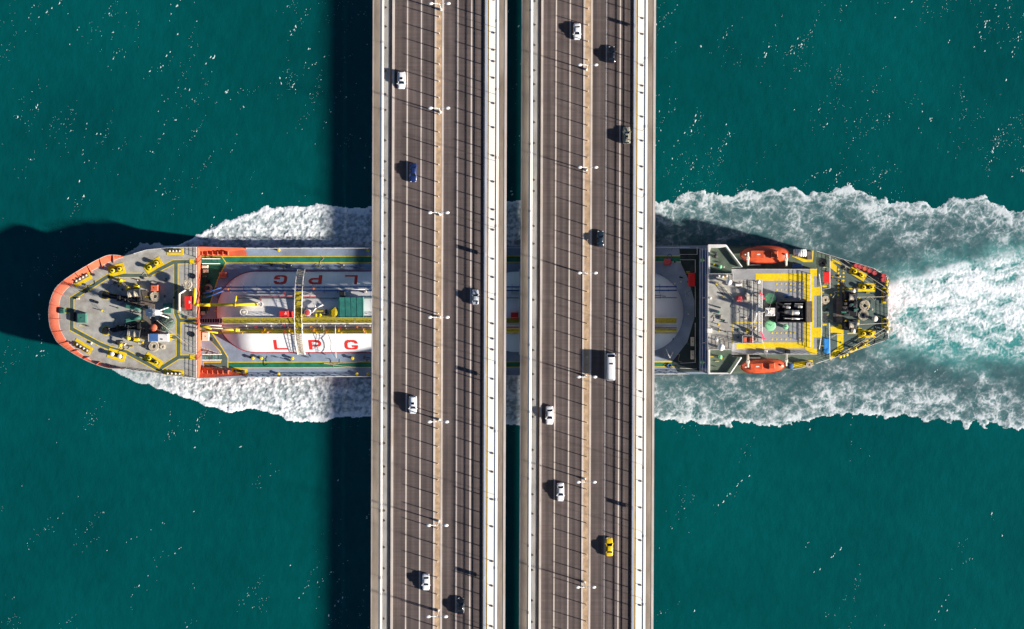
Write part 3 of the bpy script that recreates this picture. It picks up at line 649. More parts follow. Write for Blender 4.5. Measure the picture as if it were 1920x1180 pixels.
# --- mooring fittings
def bitts(fr, x, y, w_, h_, ang, z, top='yellow', cap='black'):
    c = at(fr, x, y, z); s = (H - z) / F / {p1: 4.069, p2: 4.37, p4: 4.2133, p8: 5.364}[fr]; a = -R(ang); u = Vector((math.cos(a), math.sin(a), 0))
    b = part(MB().box(c + Vector((0, 0, 0.03)), (w_ * s, h_ * s, 0.06), a), 'bitts_base', 'yellow')
    part(MB().bevbox(c + Vector((0, 0, 0.18)), (w_ * s * 0.72, h_ * s * 0.42, 0.3), 0.08, a), 'bitts_bed', 'dark_steel', b)
    for k in (-1, 1):
        q = c + u * (k * w_ * s * 0.22); rr = min(0.55, h_ * s * 0.21)
        part(MB().lathe(q, [(rr, 0.05), (rr * 0.9, 0.3), (rr * 0.9, 0.9), (rr * 1.2, 0.98), (rr * 1.2, 1.15), (rr * 1.0, 1.2)], 14), 'bollard', top, b, True)
        part(MB().lathe(q + Vector((0, 0, 1.2)), [(rr * 0.55, 0.0), (rr * 0.5, 0.05)], 10), 'bollard_cap', cap, b)
def fairlead(fr, x, y, w_, h_, ang, z, rollers=4, rm='cream'):
    c = at(fr, x, y, z); s = (H - z) / F / {p1: 4.069, p4: 4.2133, p8: 5.364}[fr]; a = -R(ang); u = Vector((math.cos(a), math.sin(a), 0)); v = Vector((-u.y, u.x, 0))
    b = part(MB().box(c + Vector((0, 0, 0.035)), (w_ * s, h_ * s, 0.07), a), 'fairlead_base', 'yellow')
    sd_ = 1 if c.y > 0 else -1
    q = c + v * (sd_ * h_ * s * 0.12)
    part(MB().bevbox(q + Vector((0, 0, 0.25)), (w_ * s * 0.8, h_ * s * 0.5, 0.4), 0.1, a), 'fairlead_bed', 'brown_plate', b)
    for i in range(rollers):
        t = (i - (rollers - 1) / 2) / rollers * w_ * s * 0.8
        part(MB().lathe(q + u * t, [(0.3, 0.4), (0.22, 0.5), (0.22, 0.9), (0.32, 1.0), (0.28, 1.06)], 10), 'roller', rm, b, True)
for a in ((565, 270, 125, 82, -15), (845, 235, 142, 72, -32)): bitts(p1, *a, ZF)
bitts(p1, 565, 920, 138, 74, 17, ZF, 'white', 'white'); bitts(p1, 845, 960, 142, 64, 32, ZF)
for a in ((302, 340, 145, 66, -29), (1010, 132, 126, 48, 0), (308, 855, 150, 58, 31), (1002, 1055, 150, 42, 2)): fairlead(p1, *a, ZF)
bitts(p2, 475, 1077, 130, 46, 3, ZM, 'black', 'dark_steel')

# --- hatches, boxes on the forecastle
def hatch(fr, x, y, dx, dy, hh, m, z, name='hatch', ang=0, lid=True):
    k = {p1: 4.069, p2: 4.37, p3: 4.2125, p4: 4.2133, p5: 6.94, p6: 6.213, p7: 5.9, p8: 5.364, p9: 6.942}[fr]; s = (H - z) / F / k
    c = at(fr, x, y, z); o = part(MB().bevbox(c + Vector((0, 0, hh / 2)), (dx * s, dy * s, hh), min(0.12, hh * 0.3), -R(ang)), name, m)
    if lid:
        part(MB().bevbox(c + Vector((0, 0, hh + 0.04)), (dx * s * 0.86, dy * s * 0.86, 0.1), 0.04, -R(ang)), 'lid', m, o)
        part(MB().cyl(c + Vector((0, 0, hh + 0.1)), c + Vector((0, 0, hh + 0.17)), 0.14, 8), 'handle', 'dark_steel', o)
    return o
hatch(p1, 302, 635, 72, 76, 1.0, 'machine_green', ZF); hatch(p1, 955, 562, 66, 74, 0.8, 'machine_green', ZF); hatch(p1, 150, 582, 38, 40, 0.7, 'machine_green', ZF)
hatch(p1, 243, 618, 18, 90, 0.7, 'black', ZF, 'locker', lid=False)
part(MB().sheet(poly(p1, [(275, 690), (325, 690), (325, 699), (275, 699)], ZF), ZF + 0.03), 'deck_mark', 'yellow')
bx_ = hatch(p5, 895, 785, 262, 98, 2.0, 'white', ZF, 'deck_house', lid=False)
q = at(p5, 822, 785, ZF + 2.03); part(MB().box(q, (2.4, 2.15, 0.06)), 'roof_panel', 'blue_paint', bx_)
part(MB().box(at(p5, 925, 808, ZF + 2.06), (0.5, 0.3, 0.1)), 'roof_vent', 'dark_steel', bx_)
for i in range(4): part(MB().box(at(p5, 1043, 745 + 25 * i, ZF + 0.5 + 0.3 * i), (0.7, 0.24, 0.05)), 'ladder_rung', 'yellow', bx_)
hatch(p1, 858, 408, 56, 46, 1.3, 'orange', ZF, 'ventilator_box')
part(MB().lathe(at(p1, 852, 710, ZF), [(0.5, 0), (0.5, 0.9), (1.05, 1.0), (1.05, 1.25), (0.6, 1.5)], 14), 'mushroom_ventilator', 'orange', None, True)
part(MB().box(at(p5, 830, 770, ZF + 0.012) + Vector((-0.8, 2.1, 0)), (4.6, 4.2, 0.02)), 'deck_plate', 'brown_plate')
# --- windlasses: cable lifters, rope drums, gearboxes, chain and hawse pipe
def windlass(sg):
    Y = lambda y: y if sg < 0 else 1200 - y        # mirrored pair about the centre line (p1 frame)
    z = ZF
    base = part(MB().box(at(p1, 735, Y(500), z + 0.12), (4.6, 3.6, 0.2), 0.12 * -sg), 'windlass_bed', 'brown_plate')
    a = at(p1, 652, Y(452), z + 1.25); b = at(p1, 742, Y(440), z + 1.25); d = (b - a)
    dr = part(MB().cyl(a, b, 1.0, 18), 'rope_drum', 'rope', base)
    for t in (0, 0.5, 1.0): p = a.lerp(b, t); part(MB().cyl(p - d * 0.02, p + d * 0.02, 1.35, 18), 'drum_flange', 'dark_steel', dr)
    for i in range(9): p = a.lerp(b, 0.06 + i * 0.105); part(MB().cyl(p - d * 0.04, p + d * 0.04, 1.02 + 0.06 * (i % 2), 16), 'rope_turn', 'rope', dr)
    g0 = at(p1, 688, Y(556), z + 0.85)
    part(MB().bevbox(g0, (4.2, 1.15, 1.5), 0.25, -R(12 * sg) * -1), 'gearbox', 'machine_green', base)
    part(MB().cyl(g0 + Vector((-0.2, 0, 0.5)), g0 + Vector((2.2, 0.3 * sg, 0.5)), 0.45, 12), 'motor', 'machine_green', base, True)
    w0 = at(p1, 735, Y(505), z + 1.2); part(MB().cyl(w0 + Vector((-0.35, 0, 0)), w0 + Vector((0.35, 0, 0)), 1.0, 16), 'cable_lifter', 'black', base)
    for t in range(4): p = at(p1, 628 + 26 * t, Y(505 - 3 * t), z + 0.5); part(MB().bevbox(p, (0.55, 1.0, 0.9), 0.1), 'brake_frame', 'dark_steel', base)
    part(MB().bevbox(at(p1, 715, Y(400), z + 0.7), (1.5, 0.9, 1.2), 0.2), 'warping_head_box', 'yellow', base)
    part(MB().cyl(at(p1, 668, Y(415), z + 1.1), at(p1, 640, Y(408), z + 1.1), 0.55, 14, 0.75), 'warping_head', 'yellow', base, True)
    # grated plate behind the winch
    for i in range(7): part(MB().box(at(p1, 765 + 8 * i, Y(470), z + 0.28), (0.22, 3.2, 0.06), 0.2 * -sg), 'grating_bar', 'brown_plate', base)
    # hawse pipe with yellow collar
    hx, hy = (482, 465) if sg < 0 else (485, 735)
    hp = at(p1, hx, hy, z)
    hw = part(MB().lathe(hp, [(1.35, 0.0), (1.35, 0.05), (1.2, 0.06)], 20), 'hawse_pipe', 'yellow')
    part(MB().lathe(hp, [(1.12, 0.05), (1.1, 0.35), (0.9, 0.42)], 20), 'hawse_lip', 'dark_steel', hw, True); part(MB().lathe(hp, [(0.8, 0.42), (0.8, 0.44)], 18), 'hawse_mouth', 'black', hw)
    e0, e1 = at(p1, hx + 15, hy, z + 0.4), at(p1, 722, Y(505), z + 1.9)
    ch = part(MB().box((e0 + e1) / 2 - Vector((0, 0, 0.75)), ((e1 - e0).length * 0.92, 1.3, 0.14), math.atan2(e1.y - e0.y, e1.x - e0.x)), 'chain_trough', 'black')
    m = MB(); nl = 22
    for i in range(nl):
        p = e0.lerp(e1, (i + 0.5) / nl); dd = (e1 - e0).normalized(); sd2 = Vector((-dd.y, dd.x, 0)) if i % 2 else Vector((0, 0, 1))
        pts = [p + dd * (0.26 * math.cos(t)) + sd2 * (0.17 * math.sin(t)) for t in [k * math.pi / 4 for k in range(9)]]; m.tube(pts, 0.07, 4)
    part(m, 'anchor_chain', 'dark_steel', ch)
    st = at(p1, 585, hy + (20 if sg < 0 else -22), z); part(MB().bevbox(st + Vector((0, 0, 0.6)), (1.1, 1.7, 1.2), 0.2), 'chain_stopper', 'black', ch)
    # roller pedestal with mooring line
    rp = at(p1, 597, 352 if sg < 0 else 840, z); pd = part(MB().lathe(rp, [(0.5, 0), (0.35, 0.5), (0.35, 0.8), (0.6, 0.9), (0.5, 1.1)], 12), 'pedestal_roller', 'yellow', None, True)
    for k in range(3): part(MB().box(rp + Vector((math.cos(k * 2.1) * 0.6, math.sin(k * 2.1) * 0.6, 0.04)), (1.3, 0.35, 0.06), k * 2.1), 'pedestal_foot', 'yellow', pd)
    part(MB().tube([rp + Vector((0, 0, 1.0)), a.lerp(b, 0.3) + Vector((0, 0, 0.8))], 0.07, 5).tube([rp + Vector((0.2, 0, 1.0)), a.lerp(b, 0.6) + Vector((0, 0, 0.8))], 0.07, 5), 'mooring_line', 'rope')
windlass(-1); windlass(1)
part(MB().bevbox(at(p1, 810, 600, ZF + 0.1), (3.4, 9.0, 0.16), 0.05), 'winch_platform', 'brown_plate')
# --- foremast
fm = at(p1, 905, 596, ZF); mast = part(MB().cyl(fm, fm + Vector((0, 0, 15.5)), 0.42, 12, 0.24), 'foremast', 'white', None, True)
part(MB().cyl(fm + Vector((0, 0, 15.5)), fm + Vector((0, 0, 18)), 0.1, 6), 'mast_spike', 'white', mast)
for hz, wd in ((6, 1.2), (11, 1.6), (14.5, 1.4)):
    part(MB().box(fm + Vector((-0.4, 0, hz)), (1.7, wd * 1.4, 0.12)), 'mast_platform', 'white', mast)
    part(MB().rail([fm + Vector((-1.2, -wd * 0.7, hz)), fm + Vector((-1.2, wd * 0.7, hz)), fm + Vector((0.4, wd * 0.7, hz))], 0.9, 0.8, 0.04, 2), 'mast_rail', 'white', mast)
for sg in (-1, 1): part(MB().cyl(fm + Vector((2.4, sg * 1.6, 0)), fm + Vector((0, 0, 10.5)), 0.16, 6), 'mast_leg', 'white', mast); part(MB().sphere(fm + Vector((-0.9, sg * 1.3, 11.4)), 0.4, 10, 6), 'mast_lamp', 'white', mast, True)
part(MB().rail([fm + Vector((0.55, -0.3, k)) for k in (0.2, 10)] , 0.02, 0.5, 0.03, 1), 'mast_ladder', 'white', mast)
part(MB().tube([fm + Vector((0, 0, 15)), at(p1, 1180, 880, ZF + 1)], 0.045, 4).tube([fm + Vector((0, 0, 15)), at(p1, 350, 240, ZF + 1.7)], 0.03, 4).tube([fm + Vector((0, 0, 9)), at(p1, 480, 600, ZF)], 0.03, 4), 'mast_stay', 'steel', mast)
# --- red fire locker, crane post and wind screen aft of the mast
hatch(p5, 1278, 330, 84, 164, 1.6, 'red', ZF, 'fire_locker', lid=False)
part(MB().box(at(p5, 1283, 325, ZF + 1.62), (0.22, 0.8, 0.02)).box(at(p5, 1295, 325, ZF + 1.625), (0.3, 0.3, 0.02)), 'locker_mark', 'white')
sc_ = MB(); scp = [at(p5, 1250, 168, ZF), at(p5, 1172, 218, ZF), at(p5, 1172, 440, ZF)]
for a, b in zip(scp[:-1], scp[1:]): m_ = (a + b) / 2; sc_.box(m_ + Vector((0, 0, 1.3)), ((b - a).length, 0.16, 2.6), math.atan2(b.y - a.y, b.x - a.x))
part(sc_, 'wind_screen', 'white')
part(MB().prism(poly(p5, [(1180, 225), (1255, 180), (1330, 180), (1330, 440), (1180, 440)], ZF), ZF + 0.25, ZF), 'control_plinth', 'brown_plate')
part(MB().cyl(at(p5, 1285, 165, ZF), at(p5, 1285, 165, ZF + 2.2), 0.4, 12), 'crane_post', 'steel', None, True)
# loose lines
part(MB().tube([at(p5, 1080, 195, ZF + 0.4), at(p5, 1190, 112, ZF + 0.5)], 0.06, 5).tube([at(p5, 860, 560, ZF + 3), at(p5, 1270, 890, ZF + 0.6)], 0.06, 5), 'mooring_line', 'rope')
# guard rails of the forecastle
def px_rail(name, fr, pts, z, m='white', h=1.1, gap=1.8, parent=None, r=0.055):
    return part(MB().rail([at(fr, x, y, z) for x, y in pts], h, gap, r), name, m, parent)
px_rail('guard_rail', p1, [(1176, 98), (1176, 175)], ZF); px_rail('guard_rail', p1, [(1176, 232), (1176, 630)], ZF); px_rail('guard_rail', p1, [(1176, 682), (1176, 912)], ZF); px_rail('guard_rail', p1, [(1176, 960), (1176, 1096)], ZF)
px_rail('guard_rail', p1, [(1176, 97), (1060, 98), (950, 103), (800, 117), (700, 147)], ZF); px_rail('guard_rail', p1, [(1176, 1096), (1000, 1078), (900, 1062), (800, 1048), (700, 1038), (630, 1025)], ZF)
for x, y in ((1138, 205), (1140, 935)): part(MB().box(at(p1, x, y, ZF + 0.05), (1.3, 1.4, 0.06)), 'step_plate', 'yellow')

# --- main deck paint
GW = 'walk_green'
def band(fr, pts, z, m, lvl): return part(MB().sheet(poly(fr, pts, z), z + 0.008 + 0.006 * lvl), 'deck_paint_and_shade', m)
for (y0, y1) in ((134, 192), (1000, 1052)):
    P0 = [(330, y0), (4160, y0), (4160, y1), (330, y1)]
    band(p2, [(325, y0), (4300, y0 - 6), (4300, y1 - 10), (325, y1)], ZM, 'yellow', 0)
    band(p2, [(325, y0 + 6), (4300, y0), (4300, y1 - 16), (325, y1 - 6)], ZM, GW, 1)
band(p2, [(160, 130), (330, 130), (372, 190), (300, 330), (215, 600), (175, 600), (175, 200)], ZM, 'yellow', 2); band(p2, [(160, 136), (328, 136), (362, 188), (292, 330), (208, 600), (165, 600), (165, 200)], ZM, GW, 3)
band(p2, [(165, 700), (215, 700), (335, 880), (385, 960), (385, 1052), (180, 1052), (180, 1000), (320, 1000), (320, 920), (165, 740)], ZM, 'yellow', 2); band(p2, [(165, 712), (212, 712), (330, 885), (378, 965), (378, 1046), (185, 1046), (185, 1006), (326, 1006), (326, 915), (165, 748)], ZM, 'deck_green', 3)
band(p2, [(140, 66), (480, 70), (535, 92), (535, 133), (140, 133)], ZM, 'orange', 2)
# sloped bulwark wings aft of the forecastle
for pts, zz in (([(140, 60), (140, 130), (535, 78), (535, 66)], 1), ([(140, 1130), (140, 1040), (545, 1098), (545, 1108)], 1)):
    P = [at(p2, x, y, ZM) for x, y in pts]
    top = [P[0] + Vector((0, 0, 3.4)), P[3] + Vector((0, 0, 0.5))]
    part(MB().add([P[0], P[1], P[2], P[3], top[0], top[1]], [(4, 0, 1), (4, 1, 2, 5), (5, 2, 3), (0, 4, 5, 3), (3, 2, 1, 0)]), 'bulwark_wing', 'orange')
for i in range(6):
    for yy, sg in ((112, 1), (1085, -1)):
        part(MB().box(at(p2, 175 + 42 * i, yy, ZM + 0.9), (0.14, 1.1, 1.8)), 'bulwark_bracket', 'orange')
px_rail('guard_rail', p2, [(535, 72), (4160, 62)], ZM, gap=3.2, h=1.3, r=0.1); px_rail('guard_rail', p2, [(545, 1126), (4160, 1098)], ZM, gap=3.2, h=1.3, r=0.1)
for x, y in ((800, 1098), (1440, 1098), (1530, 1098), (800, 85), (1530, 85)): part(MB().lathe(at(p2, x, y, ZM), [(0.35, 0), (0.3, 0.6), (0.45, 0.7), (0.3, 0.8)], 10), 'deck_ventilator', 'yellow')
# --- ladders from forecastle to main deck
def stairs(fr, x0, x1, y0, y1, za, zb, n, tm, sm, name='stairway'):
    a = at(fr, x0, (y0 + y1) / 2, za); b = at(fr, x1, (y0 + y1) / 2, zb); wd = abs(at(fr, x0, y0, za).y - at(fr, x0, y1, za).y)
    o = part(MB().tube([a + Vector((0, wd / 2, 0)), b + Vector((0, wd / 2, 0))], 0.09, 5).tube([a - Vector((0, wd / 2, 0)), b - Vector((0, wd / 2, 0))], 0.09, 5), name, sm)
    for i in range(n): p = a.lerp(b, (i + 0.5) / n); part(MB().box(p, (abs(b.x - a.x) / n * 0.72, wd * 0.92, 0.06)), 'tread', tm, o)
    part(MB().rail([a + Vector((0, wd / 2, 0)), b + Vector((0, wd / 2, 0))], 1.0, 1.4, 0.04, 2).rail([a - Vector((0, wd / 2, 0)), b - Vector((0, wd / 2, 0))], 1.0, 1.4, 0.04, 2), 'hand_rail', 'white', o)
stairs(p2, 172, 318, 155, 195, ZF, ZM, 12, 'machine_green', 'cream'); stairs(p2, 172, 330, 938, 984, ZF, ZM, 12, 'machine_green', 'cream')
stairs(p2, 150, 335, 645, 680, ZF, 10.2, 9, 'black', 'skirt_red', 'catwalk_ladder')
for (x, y) in ((195, 220), (200, 255), (190, 300), (215, 340), (205, 395), (180, 440), (180, 560), (175, 600)):
    part(MB().bevbox(at(p2, x, y, ZM + 0.7), (random.uniform(0.8, 2.0), random.uniform(0.6, 1.3), 1.4), 0.2), 'deck_locker', random.choice(('black', 'dark_steel', 'machine_green', 'cream')))
hatch(p2, 345, 290, 58, 46, 1.4, 'orange', ZM, 'ventilator_box'); hatch(p2, 200, 790, 60, 70, 0.5, 'cream', ZM, 'hatch')
part(MB().rail([at(p2, 170, 880, ZM), at(p2, 330, 935, ZM)], 1.2, 0.8, 0.06, 3), 'guard_rail', 'white')

# --- cargo tanks
at_deck = at
def at(fr, x, y, z): return at_deck(fr, x, y, z - 2.9 if z > 9.4 else z)     # tank-top gear sits low, clear of the bridge
TR = 13.0; TZ = -3.5; TCY = 585.0
def tank(x0, x1):
    a = W(x0, TCY, TZ + 6)[0]; b = W(x1, TCY, TZ + 6)[0]; cy = W(0, TCY, 4)[1]; nA = 48; nE = 14; secs = []
    st = []
    for i in range(nE + 1): t = math.pi / 2 * i / nE; st.append((a + TR * 0.98 * (1 - math.cos(t)), TR * math.sin(t)))
    for i in range(nE, -1, -1): t = math.pi / 2 * i / nE; st.append((b - TR * 0.98 * (1 - math.cos(t)), TR * math.sin(t)))
    m = MB()
    for (x, r) in st: secs.append([(x, cy + r * math.cos(math.pi * k / nA), TZ + r * math.sin(math.pi * k / nA)) for k in range(nA + 1)])
    loft(m, secs, cap=False); t = part(m, 'cargo_tank', 'tank_white', None, True)
    # red line where the tank meets the deck
    hz = ZM - TZ; rr = math.sqrt(TR ** 2 - hz ** 2); pts = []
    for i in range(25): q = math.pi / 2 + math.pi * i / 24; pts.append((a + TR + rr * math.cos(q), cy + rr * math.sin(q)))
    for i in range(25): q = -math.pi / 2 + math.pi * i / 24; pts.append((b - TR + rr * math.cos(q), cy + rr * math.sin(q)))
    part(MB().strip(pts, 0.5, ZM + 0.06, True), 'tank_skirt', 'skirt_red' if x0 < 600 else 'deck_blue_grey', t)
    sd3 = MB()
    for (x, y) in pts[::3]: sd3.box((x, y, ZM + 0.2), (0.12, 0.12, 0.4))
    # weld seams
    for k in range(1, 7):
        xs = a + TR + (b - a - 2 * TR) * k / 7; P = [(xs, cy + (TR + 0.01) * math.cos(math.pi * (0.12 + 0.76 * i / 20)), TZ + (TR + 0.01) * math.sin(math.pi * (0.12 + 0.76 * i / 20))) for i in range(21)]
        part(MB().tube(P, 0.035, 4), 'weld_seam', 'tank_white', t)
    return t, cy
tank1, tcy = tank(397, 870); tank2, _ = tank(884, 1291)
def letter(ch, xa, xb, ya, yb, flip):
    """raised painted letter wrapped on the tank: xa..xb in photo x, ya..yb photo y"""
    def inside(u, v):     # v: 0 top .. 1 bottom
        if ch == 'L': return u < 0.24 or v > 0.80
        if ch == 'P':
            if u < 0.27: return True
            if v > 0.66: return False
            x = (u - 0.27) / 0.73; o = (max(0, x - 0.55) / 0.45) ** 2 + ((v - 0.33) / 0.33) ** 2 <= 1.0 or (x <= 0.55 and v <= 0.66)
            i = (max(0, x - 0.35) / 0.32) ** 2 + ((v - 0.33) / 0.14) ** 2 < 1.0 if x > 0.35 else abs(v - 0.33) < 0.14
            return o and not i
        cx = abs(u - 0.5) * 2; cy2 = abs(v - 0.5) * 2
        o = cx ** 3.2 + cy2 ** 3.2 <= 1; i = (cx / 0.55) ** 3 + (cy2 / 0.58) ** 3 < 1
        if i: return 0.5 < v < 0.68 and u > 0.52
        if u > 0.6 and 0.34 < v < 0.5: return False
        return o
    nu, nv = 30, 26; m = MB(); idx = {}
    th = lambda py: math.asin(max(-1, min(1, ((590 - py) * (H - 6) / F - tcy) / TR)))   # angle from the vertical
    ta, tb = th(ya), th(yb); X0, X1 = (xa - 960) * (H - 6) / F, (xb - 960) * (H - 6) / F
    def vert(i, j):
        if (i, j) not in idx:
            t = ta + (tb - ta) * j / nv; r = TR + 0.03; idx[(i, j)] = len(m.v); m.v.append((X0 + (X1 - X0) * i / nu, tcy + r * math.sin(t), TZ + r * math.cos(t)))
        return idx[(i, j)]
    for i in range(nu):
        for j in range(nv):
            u, v = (i + 0.5) / nu, (j + 0.5) / nv
            if flip: u, v = 1 - u, 1 - v
            if inside(u, v): m.f.append((vert(i, j), vert(i, j + 1), vert(i + 1, j + 1), vert(i + 1, j)))
    return part(m, 'letter_' + ch.lower(), 'letter_red', tank1)
for ch, a, b in (('L', 513, 538), ('P', 578.5, 602.5), ('G', 645.5, 671)): letter(ch, a, b, 637.5, 656, False)
for ch, a, b in (('G', 513, 538), ('P', 578.5, 603.5), ('L', 646, 670)): letter(ch, a, b, 516, 533.5, True)

# --- catwalk along the tank tops, cross walk and pipe rack
ZK = 13.1
def grat(fr, x0, y0, x1, y1, z, m='grating_yellow', name='grating', parent=None):
    a = at(fr, x0, y0, z); b = at(fr, x1, y1, z); return part(MB().box((a + b) / 2, (abs(b.x - a.x), abs(b.y - a.y), 0.08)), name, m, parent)
n_seg = 24
for i in range(n_seg):      # grating panels butt end to end
    x0 = 338 + (4060 - 338) * i / n_seg; x1 = 338 + (4060 - 338) * (i + 1) / n_seg - 2
    grat(p2, x0, 641, x1, 681, ZK, name='catwalk_panel')
for y in (637, 686):
    segs = [(338, 922), (992, 2760), (2840, 4060)]
    for a, b in segs: px_rail('catwalk_rail', p2, [(a, y), (b, y)], ZK, h=1.05, gap=2.2)
for x in range(360, 4060, 190):
    part(MB().cyl(at(p2, x, 645, 12.3), at(p2, x, 645, ZK), 0.09, 5).cyl(at(p2, x, 678, 12.3), at(p2, x, 678, ZK), 0.09, 5), 'catwalk_leg', 'cream')
def crosswalk(xa, xb):
    pts = []
    for k in range(21):
        t = -1.12 + 2.24 * k / 20; r = TR + 0.55; pts.append(Vector((0, tcy + r * math.sin(t), TZ + r * math.cos(t))))
    c = at(p2, (xa + xb) / 2, 600, 13.1); wd = at(p2, xb, 600, ZK).x - at(p2, xa, 600, ZK).x
    o = None
    for a, b in zip(pts[:-1], pts[1:]):
        if abs((a.y + b.y) / 2 - at(p2, 0, 661, ZK).y) < 0.9: continue
        steep = abs(b.z - a.z) / max(0.01, abs(b.y - a.y)) > 0.45
        for s in ((0.25, 0.75) if steep else (0.5,)):
            p = a.lerp(b, s); g = part(MB().box((c.x, p.y, p.z), (wd * 0.86, abs(b.y - a.y) * (0.40 if steep else 0.96), 0.07)), 'crosswalk_tread', 'grating_yellow' if not steep else 'cream')
    for sx in (-0.5, 0.5):
        P = [Vector((c.x + sx * wd, p.y, p.z)) for p in pts]
        m = MB().tube([p + Vector((0, 0, 1.05)) for p in P], 0.075, 5).tube(P, 0.1, 5).tube([p + Vector((0, 0, 0.55)) for p in P], 0.05, 4)
        for p in P: m.cyl(p, p + Vector((0, 0, 1.05)), 0.05, 4)
        part(m, 'crosswalk_rail', 'white')
crosswalk(928, 988); crosswalk(2770, 2830)
def pipe(fr, pts, z, r, m, name='cargo_pipe', dz=None):
    P = [at(fr, x, y, z if len(q) == 0 else q[0]) for x, y, *q in pts]; o = part(MB().tube(P, r, 8), name, m, None, True)
    for a, b in zip(P[:-1], P[1:]):
        L = (b - a).length; d = (b - a).normalized()
        for k in range(1, int(L // 7) + 1):
            p = a.lerp(b, k * 7 / L) if k * 7 < L else None
            if p is not None: part(MB().cyl(p - d * 0.08, p + d * 0.08, r * 1.55, 8), 'flange', m, o)
    return o
ZPi = 12.1
pipe(p2, [(180, 440, 8.4), (335, 388), (4060, 384)], 11.7, 0.19, 'blue_pipe'); pipe(p2, [(180, 478, 8.4), (345, 418), (4060, 414)], 11.8, 0.19, 'blue_pipe')
pipe(p2, [(450, 459), (1100, 459)], 12.05, 0.12, 'pink_pipe'); pipe(p2, [(440, 478), (4060, 474)], 12.1, 0.12, 'machine_green')
pipe(p2, [(108, 395, 8.6), (108, 530, 8.6), (150, 533, 8.9), (240, 533, 12.6), (640, 528)], 12.7, 0.42, 'yellow', 'vapour_pipe')
pipe(p2, [(450, 458), (442, 515)], 12.3, 0.22, 'yellow'); pipe(p2, [(150, 705, 9), (250, 725, 11.5), (480, 740), (4060, 738)], 11.95, 0.34, 'yellow'); pipe(p2, [(150, 742, 9), (300, 762, 11.4), (4060, 764)], 11.65, 0.2, 'yellow')
pipe(p2, [(150, 695, 9), (330, 704), (4060, 704)], 12.15, 0.18, 'white'); pipe(p2, [(470, 718), (4060, 718)], 12.0, 0.13, 'pink_pipe'); pipe(p2, [(150, 716, 9), (340, 728), (4060, 727)], 11.95, 0.10, 'cream')
for x in range(400, 4000, 110):
    part(MB().box(at(p2, x, 400, 11.35), (0.14, 2.6, 0.4)) if x % 220 else MB().box(at(p2, x, 728, 11.6), (0.14, 2.8, 0.3)), 'pipe_support', 'steel')
for x, y in ((610, 715), (665, 755), (710, 758), (840, 700), (850, 752), (1060, 712), (1085, 745), (1190, 755), (1300, 722), (1440, 715), (1500, 752), (385, 405), (650, 492), (845, 440), (1085, 400)):
    v = part(MB().cyl(at(p2, x, y, ZPi), at(p2, x, y, ZPi + 0.75), 0.07, 5).cyl(at(p2, x, y, ZPi - 0.1), at(p2, x, y, ZPi + 0.35), 0.22, 8), 'valve', random.choice(('dark_steel', 'cream', 'grating_yellow')))
    t = MB(); c = at(p2, x, y, ZPi + 0.78); t.tube([c + Vector((0.32 * math.cos(k * math.pi / 5), 0.32 * math.sin(k * math.pi / 5), 0)) for k in range(11)], 0.05, 4).cyl(c - Vector((0.3, 0, 0)), c + Vector((0.3, 0, 0)), 0.035, 4); part(t, 'hand_wheel', 'red', v)
# safety valve, hose crane and tank-top gear
c = at(p9, 335, 285, ZPi + 0.9); hv = part(MB().lathe(c, [(0.3, -0.9), (0.3, -0.1), (0.55, 0.0), (0.55, 0.1)], 12), 'safety_valve', 'white')
t = MB().tube([c + Vector((0.75 * math.cos(k * math.pi / 8), 0.75 * math.sin(k * math.pi / 8), 0.25)) for k in range(17)], 0.09, 5)
for k in range(3): t.cyl(c + Vector((0.75 * math.cos(k * 2.1), 0.75 * math.sin(k * 2.1), 0.25)), c + Vector((0, 0, 0.2)), 0.06, 4)
part(t, 'hand_wheel', 'white', hv)
c = at(p9, 120, 385, 13.0); t = MB().tube([c + Vector((1.0 * math.cos(k * math.pi / 10), 0.9 * math.sin(k * math.pi / 10), 0.3)) for k in range(21)], 0.1, 5); part(t, 'hose_reel', 'white'); part(MB().lathe(c, [(0.35, -0.5), (0.35, 0.5)], 10), 'hose_reel_hub', 'cream')
hatch(p9, 645, 408, 120, 84, 1.1, 'red', 12.7, 'fire_locker', lid=False); hatch(p9, 738, 412, 52, 84, 0.9, 'red', 12.7, 'fire_locker', lid=False)
part(MB().box(at(p9, 662, 408, 13.83), (0.7, 0.25, 0.02)).box(at(p9, 664, 388, 13.83), (0.3, 0.3, 0.02)), 'locker_mark', 'white')
c = at(p9, 953, 392, 12.5); d = part(MB().lathe(c, [(1.0, -0.4), (1.0, 0.7), (0.8, 0.9)], 18), 'tank_dome', 'white'); part(MB().lathe(c + Vector((0, 0, 0.9)), [(0.8, 0), (0.8, 0.35), (0.3, 0.45)], 18), 'dome_cover', 'barrel_red', d)
part(MB().tube([at(p9, 1000, 400, 13.0), at(p9, 1060, 330, 13.3), at(p9, 1150, 290, 13.3)], 0.22, 7).tube([at(p9, 1060, 330, 13.3), at(p9, 1030, 270, 13.3)], 0.14, 6), 'crossover_pipe', 'white', None, True)
for x in (1058, 1112): part(MB().lathe(at(p9, x, 425, 12.4), [(0.5, 0), (0.55, 0.9), (0.4, 1.1)], 12), 'pump_motor', 'yellow', None, True)
c = at(p9, 1295, 390, 12.3); o = part(MB().lathe(c, [(1.3, 0), (1.35, 1.2), (1.1, 1.4)], 20), 'compressor', 'grating_yellow', None, True)
for k in range(6): part(MB().box(c + Vector((0, -1.0 + 0.4 * k, 1.45)), (1.6, 0.12, 0.1), 0.7), 'compressor_rib', 'yellow', o)
for x, y, w_, h_ in ((1110, 370, 90, 26), (1180, 380, 50, 60), (880, 355, 60, 24), (890, 425, 70, 30), (1180, 435, 130, 26)): hatch(p9, x, y, w_, h_, 0.7, random.choice(('yellow', 'grating_yellow', 'brown_plate')), 12.5, 'manifold', lid=False)
